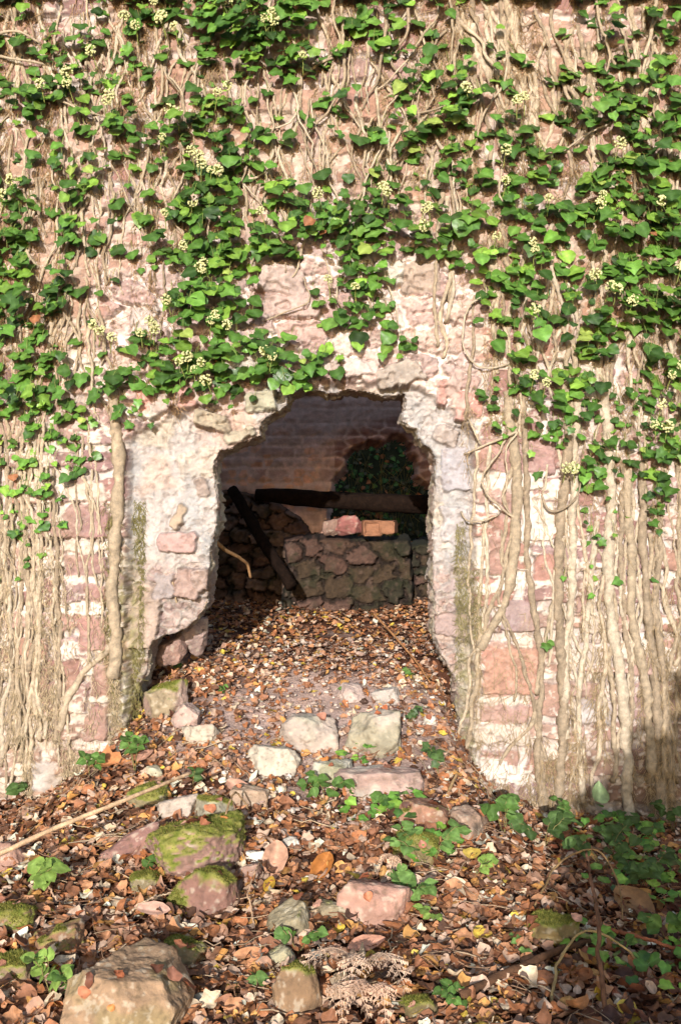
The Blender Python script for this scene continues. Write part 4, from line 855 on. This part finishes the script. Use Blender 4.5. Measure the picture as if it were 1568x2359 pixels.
tag(litter('leaf_litter', 16000, (-1.5, 1.5), (4.5, 7.1), 2), 'fallen leaves strewn over the chamber floor behind the wall', 'leaf litter')
# lime and mortar crumbs
g = np.random.default_rng(12); n = 7000
cx = g.normal(size=n)*.42-.05; cy = g.uniform(3.5, 5.2, n)
ok = (np.abs(cx) < .85); cx, cy = cx[ok], cy[ok]; n = len(cx); dv, df = ICO[1]
sz = .0018+.012*g.uniform(size=n)**12
vs = dv[None]*(1+.25*g.normal(size=(n, len(dv), 1)))*sz[:, None, None]*g.uniform(.6, 1.3, (n, 1, 3))
vs[:, :, 2] *= .7; pc_ = np.stack([cx, cy, G(cx, cy)+.016+sz*.4], 1)
V_ = (vs+pc_[:, None]).reshape(-1, 3); F_ = (df[None]+(np.arange(n)*len(dv))[:, None, None]).reshape(-1, 3)
cc = np.repeat(mix(A(180, 146, 130, .6)+np.zeros((n, 3)), MORTW, g.uniform(size=n)**2), len(dv), 0)
tag(build('mortar_crumbs', V_, F_, M_rock, None, cc, False), 'scatter of pale mortar crumbs and chips on the slope in the doorway', 'rubble', kind='stuff')
# twigs in the litter (uncountable)
n = 1000; x = g.uniform(-1.9, 1.9, n); y = g.uniform(1.9, 4.1, n); th = g.uniform(0, 3.14, n); L = g.uniform(.04, .20, n); m = 6
t = np.linspace(-.5, .5, m)[None, :]; xx = x[:, None]+np.cos(th)[:, None]*L[:, None]*t; yy = y[:, None]+np.sin(th)[:, None]*L[:, None]*t
zz = G(xx, yy)+.022+g.uniform(0, .012, (n, 1))+.004*g.normal(size=(n, m)); xx = xx+.003*g.normal(size=(n, m))
V_, F_ = tubes(np.stack([xx, yy, zz], -1), np.full((n, m), .0012)*g.uniform(.6, 1.8, (n, 1)), 4)
cc = np.repeat(mix(A(150, 104, 76)+np.zeros((n, 3)), A(216, 190, 156, .62), g.uniform(size=n)), m*4, 0)
tag(build('small_twigs', V_, F_, M_wood, None, cc), 'fine dry twigs and stalks scattered through the leaf litter', 'twigs', kind='stuff')
# ---------------------------------------------------------------- single big fallen leaves
def big_leaf(label, px, py, ang, size, c, T=T_LAN, wid=1.3, seed=0, nz2=(0, -.45, 1), lift=.035):
    g = np.random.default_rng(seed); b = hit(px, py); b[2] += lift
    nn = np.array([nz2], float); nn /= np.linalg.norm(nn); tp_ = np.array([[math.cos(R_(ang)), math.sin(R_(ang))*1.0, 0.1]]); tp_ -= nn*(tp_*nn).sum()
    L = size*K*b[1]
    V_, F_, c_ = leafset(T, -tp_*L*.5, nn, tp_, np.array([L]), np.array([c]), g, fold=.25, droop=.1, wave=.06, wid=wid, curl=.3)
    o = build('fallen_leaf', V_, F_, M_dead, None, c_); o.location = b; tag(o, label, 'leaf')
big_leaf('long pale pink leaf lying tip down right of the chalk-white lump', 637, 2000, -88, 120, A(226, 172, 140, .64), seed=1)
big_leaf('long pink-tan leaf pointing down right beside the boulders', 552, 1840, -45, 90, A(220, 166, 138, .64), seed=2)
big_leaf('orange-brown leaf lying on the lower mossy stone', 492, 1985, 215, 80, A(206, 128, 70, .62), seed=3, lift=.12)
big_leaf('curled orange leaf with dark spots left of the angular block', 742, 2020, 250, 100, A(196, 122, 56, .62), seed=4)
big_leaf('small yellow leaf upright above the spotted orange leaf', 622, 2065, 70, 56, A(214, 168, 60, .62), seed=5)
big_leaf('pale shrivelled leaf left of the lower mossy stone', 350, 2126, 180, 88, A(224, 176, 152, .64), seed=6)
big_leaf('big brown leaf with a pale midrib near the right edge', 1458, 2105, -60, 120, A(172, 124, 78, .6), T_LAN, 1.9, 7)
big_leaf('peach-coloured curled leaf at the bottom left of centre', 572, 2230, 10, 70, A(224, 158, 112, .64), seed=8)
big_leaf('small yellow leaf in the middle of the right-hand litter', 1085, 1992, 90, 40, A(222, 190, 90, .64), T_OVA, 1, 9)
big_leaf('pinkish roll of bark-like leaf under the angular block', 845, 2205, 20, 96, A(222, 160, 130, .64), seed=10)
big_leaf('orange leaf stuck at the foot of the jamb beside the cane', 262, 1775, 20, 70, A(222, 146, 92, .64), T_RAG, 1.1, 11)
big_leaf('pale leaf by the sapling at the foot of the left pier', 330, 1762, 70, 60, A(224, 166, 138, .64), seed=12)
big_leaf('pale green leaf standing up at the foot of the right pier', 1380, 1890, 80, 44, A(164, 186, 132, .64), T_OVA, .9, 13, (0, -1, .3), .09)
# ---------------------------------------------------------------- sticks
def stick(label, pts, r, c=A(196, 152, 112), name='stick', lifts=None, seed=1, cat='stick', wb=.002):
    q = []
    for i, (px, py) in enumerate(pts):
        b = hit(px, py); q.append(b+[0, 0, (lifts[i] if lifts else .03)])
    q = np.array(q); o0 = q[0].copy(); n = 34
    d = np.concatenate([[0], np.cumsum(np.linalg.norm(np.diff(q, axis=0), axis=1))]); s = np.linspace(0, d[-1], n)
    p = np.stack([np.interp(s, d, q[:, i]) for i in range(3)], 1)
    for _ in range(12 if len(pts) > 2 else 0): p[1:-1] = (p[:-2]+2*p[1:-1]+p[2:])/4
    gg = np.random.default_rng(seed); w_ = np.cumsum(gg.normal(size=(n, 3)), 0)*wb; w_ -= np.linspace(0, 1, n)[:, None]*w_[-1]
    p = p+w_
    o = tube_obj(name, p-o0, np.linspace(r, r*.6, n), M_wood, None, c, 7, .06); o.location = o0; return tag(o, label, cat)
def air_stick(label, pts, r, c, name='stick', seed=1, cat='stick'):
    q = np.array([P(*p) for p in pts]); o0 = q[0].copy(); o = tube_obj(name, q-o0, np.linspace(r, r*.65, len(q)) if len(q) > 2 else r, M_wood, None, c, 7, .06, seg=36); o.location = o0; return tag(o, label, cat)
air_stick('long straight pale cane slanting up from the left edge towards the mossy boulder', [(-60, 1995, 2.9), (120, 1910, 3.05), (300, 1838, 3.2), (440, 1780, 3.45)], .0085, A(222, 184, 146, .66), 'cane')
air_stick('thin tan stick leaning on the leaf slope in the doorway', [(860, 1412, 5.15), (920, 1478, 4.8), (960, 1525, 4.6), (990, 1572, 4.4)], .0055, A(196, 142, 96))
air_stick('crooked bent root hanging out at the inner foot of the left jamb', [(488, 1240, 4.52), (520, 1268, 4.6), (548, 1282, 4.7), (570, 1298, 4.8), (577, 1330, 4.85)], .0095, A(176, 134, 92), 'root')
air_stick('thin dead stem stuck to the lower part of the left jamb', [(388, 1300, 4.38), (398, 1345, 4.34), (408, 1395, 4.36), (416, 1420, 4.42)], .005, A(190, 166, 134))
stick('pale stick rising from the mossy boulder past the chalk-white lump', [(518, 2020), (522, 1960), (545, 1915), (575, 1890)], .0045, A(184, 150, 112), lifts=[.02, .12, .14, .03])
stick('straight thin pale stalk left of the lower mossy stone', [(300, 2130), (350, 2100), (402, 2080)], .0035, A(226, 194, 160, .64))
stick('fine dry stalk arching right of the chalk-white lump', [(585, 2150), (575, 2100), (600, 2050), (612, 2010)], .003, A(206, 168, 134), lifts=[.02, .06, .08, .03])
stick('dark rotting branch lying across the lower right litter', [(1060, 2330), (1180, 2275), (1300, 2215), (1370, 2190)], .014, A(104, 74, 54), name='fallen_branch', cat='branch')
stick('reddish twig running to the right edge below the olive stone', [(1390, 2175), (1470, 2205), (1600, 2245)], .007, A(178, 108, 76), lifts=[.04, .05, .05])
stick('brown upright stem crossing the bottom right of the picture', [(1395, 2358), (1380, 2260), (1350, 2150)], .007, A(140, 100, 76), lifts=[.03, .16, .24], name='dead_cane')
stick('pale arching bramble stem over the olive stone', [(1270, 2330), (1300, 2240), (1350, 2215), (1420, 2225), (1480, 2250)], .0045, A(204, 172, 118), lifts=[.02, .05, .09, .07, .03], name='bramble_cane')
stick('tan arching bramble stem behind the olive stone', [(1230, 2110), (1300, 2040), (1380, 2030), (1430, 2090), (1435, 2150)], .004, A(176, 140, 96), lifts=[.02, .09, .12, .08, .02], name='bramble_cane')
stick('short brown stick between the seedlings at right', [(1345, 1555+600), (1345, 2130)], .003, A(150, 110, 80))
stick('thick bare root arching out from the foot of the right pier', [(1435, 1860), (1470, 1810), (1520, 1775), (1570, 1780)], .012, A(150, 118, 84), lifts=[.02, .05, .09, .08], name='root', cat='root')
stick('pale forked root snaking over the leaves below the right jamb', [(1030, 1850), (1060, 1790), (1110, 1785), (1150, 1740)], .006, A(206, 168, 120), lifts=[.02, .03, .03, .05], name='root', cat='root')
stick('short pale stick in the lower left litter above the boulder', [(110, 2060), (130, 2098)], .004, A(220, 180, 150, .64))
# ---------------------------------------------------------------- green plants
def plant(label, px, py, n, size, spread, height, c, T=T_OVA, seed=0, name='seedling', cat='plant', group='young green plants in the litter', M=None, upright=.3):
    g = np.random.default_rng(seed+3000); b = hit(px, py); k = K*b[1]; root = empty(name, label, cat, tuple(b), group)
    hs = height*k; sp = spread*k*1.25; sl = size*k*.68; ns = max(1, n//5); pr = []; st = []
    for s in range(ns):
        th = g.uniform(0, 6.28); e = np.array([math.cos(th)*sp*.7, math.sin(th)*sp*.5, hs*g.uniform(.7, 1.1)])
        t = np.linspace(0, 1, 8)[:, None]; p = e*t; p[:, 2] = hs*(1-(1-t[:, 0])**1.7)*g.uniform(.8, 1.1); p += .002*g.normal(size=p.shape); st.append(p)
        nl = max(3, n//ns)
        for j in range(nl):
            f = .35+.65*(j+1)/nl; q = np.array([np.interp(f, t[:, 0], p[:, i]) for i in range(3)]); a = th+(1.2 if j % 2 else -1.2)+g.normal()*.4
            if j == nl-1: a = th
            d = np.array([[math.cos(a), math.sin(a)*.9-.15, g.normal()*.15-.05]])
            nn = np.array([[g.normal()*.5, -.6+g.normal()*.5, 1]]); nn /= np.linalg.norm(nn); d -= nn*(d*nn).sum()
            pr.append(leafset(T, q[None], nn, d, np.array([sl*g.uniform(.75, 1.15)]), np.array([np.asarray(c)*(1+.15*g.normal())]), g, fold=g.uniform(0, .25), droop=g.uniform(.05, .3), wave=.05, wid=g.uniform(.85, 1.1)))
    V_, F_, c_ = merge(pr); build('leaves', V_, F_, M or M_herb, root, c_)
    V_, F_ = tubes(np.array(st), np.full((len(st), 8), .0014), 4); build('stem', V_, F_, M_stem, root, np.tile(A(150, 140, 90), (len(V_), 1)))
    return root
G1 = A(118, 152, 78, .62); G2 = A(98, 132, 60, .6); G3 = A(146, 176, 84, .64); G4 = A(84, 110, 56, .58)
PL = [('three-leaved bramble seedling below the whitish crusted lump', 750, 1860, 16, 40, 55, 60, G2, 1), ('seedling right of the bramble seedling at the slab foot', 800, 1850, 8, 30, 30, 40, G2, 2),
      ('largest bramble sprig, spreading left of the lower right litter', 985, 2010, 26, 44, 90, 90, G1, 3), ('bramble leaves hanging over the angular red-tan block', 945, 2100, 20, 44, 70, 70, G1, 4),
      ('lime-green seedling right of the largest bramble sprig', 1090, 2030, 10, 34, 50, 50, G3, 5), ('broad-leaved sprig at the left edge, palest green', 55, 2085, 14, 56, 70, 80, G3, 6),
      ('leafy shoot in the bottom left corner', 120, 2310, 16, 50, 60, 90, G3, 7), ('upright leafy shoot left of the huge boulder', 170, 2330, 10, 44, 40, 90, G2, 8),
      ('bushy bramble at the foot of the left jamb', 310, 1790, 22, 30, 40, 90, G2, 9), ('dark sapling at the foot of the left pier', 210, 1800, 12, 34, 30, 60, G2, 10),
      ('dark sprig at the left edge under the pier', 30, 1850, 14, 34, 50, 60, G4, 11), ('bramble sprig left of the pale green upright leaf', 1160, 1930, 16, 44, 60, 90, G2, 12),
      ('broad bramble leaves against the right pier foot', 1250, 1960, 18, 46, 70, 70, G4, 13), ('wide clump of dull green leaves right of centre in the dark litter', 1390, 2010, 30, 40, 120, 90, G4, 14),
      ('second wide clump of dull leaves, nearer the right edge', 1480, 2060, 24, 40, 80, 80, G4, 15), ('dark leaves at the right edge below the big brown leaf', 1540, 2180, 20, 50, 70, 90, G2, 16),
      ('small seedling below the peach leaf', 600, 2290, 5, 40, 26, 34, G1, 17), ('leafy sprig over the pale lichened stone', 690, 2200, 14, 34, 50, 60, G2, 18),
      ('yellow-green sprig at right under the bramble leaves', 1010, 2140, 10, 30, 40, 40, G3, 19), ('tiny plant on the chamber side of the left jamb', 480, 1330, 6, 26, 16, 16, G2, 20),
      ('little plant by the pale pyramid-shaped stone', 478, 1392, 6, 16, 26, 20, G2, 21), ('small seedling left in the doorway litter', 412, 1550, 5, 20, 14, 20, G2, 22), ('round-leaved seedling right of the leaning slab', 500, 1600, 6, 22, 16, 18, G2, 23),
      ('trio of leaves beside the lower end of the thin tan stick', 955, 1575, 6, 18, 20, 30, G2, 24), ('dark ivy shoots at the right foot of the squarish block', 940, 1680, 12, 24, 30, 50, G4, 25), ('ivy shoots at the pointed end of the slab', 1010, 1790, 14, 28, 36, 60, G4, 26),
      ('ivy shoots along the stone below the pointed slab', 900, 1858, 12, 34, 60, 30, G2, 27), ('low shoots under the big brown leaf', 1400, 2200, 14, 30, 60, 40, G2, 28), ('bright shoot below the olive stone', 1230, 2200, 12, 26, 70, 30, G1, 29), ('shoots at the bottom edge right of the greenish stone', 1080, 2330, 18, 34, 70, 50, G2, 30),
      ('sprig in front of the biggest mossy boulder', 330, 2020, 7, 26, 30, 30, G2, 31), ('tuft at the right foot of the right pier', 1330, 1900, 12, 26, 60, 50, G2, 32), ('leafy tuft high on the right edge of the litter', 1550, 1920, 14, 30, 50, 70, G4, 33),
      ('small shoots on top of the pinkish stone in the doorway', 815, 1612, 10, 18, 30, 20, G2, 34), ('leafy sprout left of the cane top', 445, 1820, 5, 28, 14, 40, G4, 35)]
for lb, px, py, n, sz_, spd, hg, c, sdd in PL:
    plant(lb, px, py, n, sz_, spd, hg, c, T_IVY if 'ivy' in lb else T_OVA, sdd, 'ivy_shoot' if 'ivy' in lb else ('bramble' if 'bramble' in lb else 'seedling'), M=M_leaf if 'ivy' in lb else None)
# ground ivy creeping through the right-hand litter
g = np.random.default_rng(44); n = 2300; x = g.uniform(.0, 2.1, n); y = g.uniform(2.1, 4.25, n)
q = fbm(x*3.5, y*3.5, 14, 3)+.45*sst(.1, 1.1, x)*sst(4.4, 3.0, y)-.28; ok = q > .12*g.uniform(size=n); x, y = x[ok], y[ok]; n = len(x)
nn = np.stack([g.normal(size=n)*.3, g.normal(size=n)*.3-.35, np.ones(n)], 1); nn /= np.linalg.norm(nn, axis=1, keepdims=True); th = g.uniform(0, 6.28, n); tp_ = np.stack([np.cos(th), np.sin(th), 0*th], 1); tp_ -= nn*(tp_*nn).sum(1, keepdims=True)
V_, F_, c_ = leafset(T_IVY, np.stack([x, y, G(x, y)+g.uniform(.025, .06, n)], 1), nn, tp_, g.uniform(.022, .042, n), GR[g.integers(0, 6, n)]*1.15, g)
tag(build('ground_ivy', V_, F_, M_leaf, None, c_), 'small ivy leaves creeping over the right-hand leaf litter', 'ivy', kind='stuff')
# dead bracken frond
def bracken(label, px, py, seed, L, c, ang, nf=3, group=None):
    g = np.random.default_rng(seed); b = hit(px, py); o = empty('dead_fern', label, 'fern', tuple(b), group)
    for f in range(nf):
        a = R_(ang+(f-(nf-1)/2)*38+g.normal()*14); t = np.linspace(0, 1, 26); P0 = np.stack([np.cos(a)*L*t, np.sin(a)*L*t, .05+.09*np.sin(t*2.6)-.04*t], 1)
        side = np.array([-math.sin(a), math.cos(a), 0]); paths = [P0]; rads = [np.linspace(.002, .0007, 26)]
        quadV, quadF, k = [], [], 0
        for j in range(2, 25, 2):
            for s in (-1, 1):
                ll = L*.36*math.sin(math.pi*min(1, (1-t[j])*.9+.12))*(1-t[j]*.55); dr = side*s*.9+np.array([math.cos(a), math.sin(a), -.25+g.normal()*.2])*.45; dr /= np.linalg.norm(dr)
                tt = np.linspace(0, 1, 26)[:, None]; pp = P0[j]+dr*ll*tt+np.array([0, 0, -.5*ll])*tt**2*.5; paths.append(pp); rads.append(np.linspace(.0010, .0005, 26))
                n2 = np.cross(dr, [0, 0, 1.0]); 
                for m in range(2, 25, 3):
                    for s2 in (-1, 1):
                        w_ = ll*.26*(1-m/28); q0 = pp[m]; e = q0+(n2*s2+dr*.4)*w_+np.array([0, 0, g.normal()*.004-.003]); h_ = dr*ll*.04
                        quadV += [q0-h_, q0+h_, e+h_*.7, e-h_*.7]; quadF.append((k, k+1, k+2, k+3)); k += 4
        V1, F1 = tubes(np.array(paths), np.array(rads), 4); build('stalk', V1, F1, M_dead, o, np.tile(np.asarray(c)*.9, (len(V1), 1)))
        build('frond', np.array(quadV), np.array(quadF), M_dead, o, np.asarray(c)*(1+.12*g.normal(size=(len(quadV), 1))), False)
bracken('dead pink-brown bracken frond heap at the bottom, right of centre', 835, 2270, 5, .2, A(232, 196, 166, .7), -100, 3)
bracken('curled dead bracken frond lowest in the picture, beside the bracken heap', 770, 2345, 6, .15, A(226, 190, 160, .7), -78, 2)
bracken('dead bracken frond right of the bracken heap, pointing down', 872, 2345, 7, .15, A(232, 190, 160, .7), -112, 2)
bracken('small bleached fern tip over the red-tan block', 925, 2050, 9, .09, A(236, 196, 164, .7), -120, 2)
# ---------------------------------------------------------------- overgrown bank beyond the chamber
g = np.random.default_rng(91); n = 5200; x = g.uniform(-1.2, 2.2, n); y = g.uniform(7.2, 9.6, n)
nn = np.stack([g.normal(size=n)*.4, -1+g.normal(size=n)*.3, .7+g.normal(size=n)*.4], 1); nn /= np.linalg.norm(nn, axis=1, keepdims=True); tp_ = np.stack([g.normal(size=n), 0*x, -np.abs(g.normal(size=n))-.3], 1); tp_ -= nn*(tp_*nn).sum(1, keepdims=True)
cc = np.where((g.uniform(size=n) < .16)[:, None], A(176, 104, 56, .6), np.where((g.uniform(size=n) < .5)[:, None], A(84, 74, 40), GR[g.integers(0, 6, n)]*.5))
V_, F_, c_ = leafset(T_OVA, np.stack([x, y, G(x, y)+g.uniform(0, .06, n)], 1), nn, tp_, g.uniform(.02, .05, n), cc, g)
tag(build('bank_foliage', V_, F_, M_herb, None, c_), 'dark moss, small leaves and dead foliage on the bank behind the second opening', 'foliage', kind='stuff')
n = 60; t = np.linspace(0, 1, 10)[None, :]; x = g.uniform(0, .75, n)[:, None]; x = x+.16*g.normal(size=(n, 1))*t+.01*g.normal(size=(n, 10)); z = g.uniform(1.5, 2.0, n)[:, None]-g.uniform(.2, .7, (n, 1))*t; y = 7.05+.1*g.uniform(size=(n, 1))+0*t
V_, F_ = tubes(np.stack([x, y, z], -1), np.full((n, 10), .0016), 3)
tag(build('hanging_tendrils', V_, F_, M_stem, None, np.tile(A(150, 130, 70), (len(V_), 1))), 'thin dry tendrils hanging before the bank in the second opening', 'tendrils', kind='stuff')

# unseen leafy tree added behind the camera to throw shade over the lower right litter
g = np.random.default_rng(17); tr = empty('added_shade_tree', 'unseen slim tree added to cast shade on the litter at the lower right', 'tree', (1.35, -1.35, .2)); t0 = np.array([1.35, -1.35, .2])
build_pts = wob((0, 0, -.1), (-.15, .1, 2.9), 24, .008, seed=3); tube_obj('trunk', build_pts, np.linspace(.045, .015, 24), M_wood, tr, A(120, 104, 84), 10, .04)
cent = []
for k in range(34):
    a = build_pts[int(g.integers(3, 24))]; e = np.array([g.uniform(-1.25, .35), g.uniform(-.35, .25), 0]); e[2] = .5+(0.30+(e[0]+1.25)*1.35)*g.uniform()
    pth = wob(a, e, 12, .012); tube_obj('branch', pth, np.linspace(.012, .003, 12), M_wood, tr, A(120, 104, 84), 6, .04); cent.append(pth)
cent = np.array(cent); n = 12000; ii = g.integers(0, len(cent), n); jj = g.integers(6, 12, n); q = cent[ii, jj]+g.normal(size=(n, 3))*[.10, .10, .08]
nn = g.normal(size=(n, 3))+[0, -.6, 1.0]; nn /= np.linalg.norm(nn, axis=1, keepdims=True); dd = g.normal(size=(n, 3))-[0, 0, .6]; dd -= nn*(dd*nn).sum(1, keepdims=True)
V_, F_, c_ = leafset(T_OVA, q, nn, dd, g.uniform(.06, .10, n), GR[g.integers(0, 6, n)], g); build('crown', V_, F_, M_herb, tr, c_)
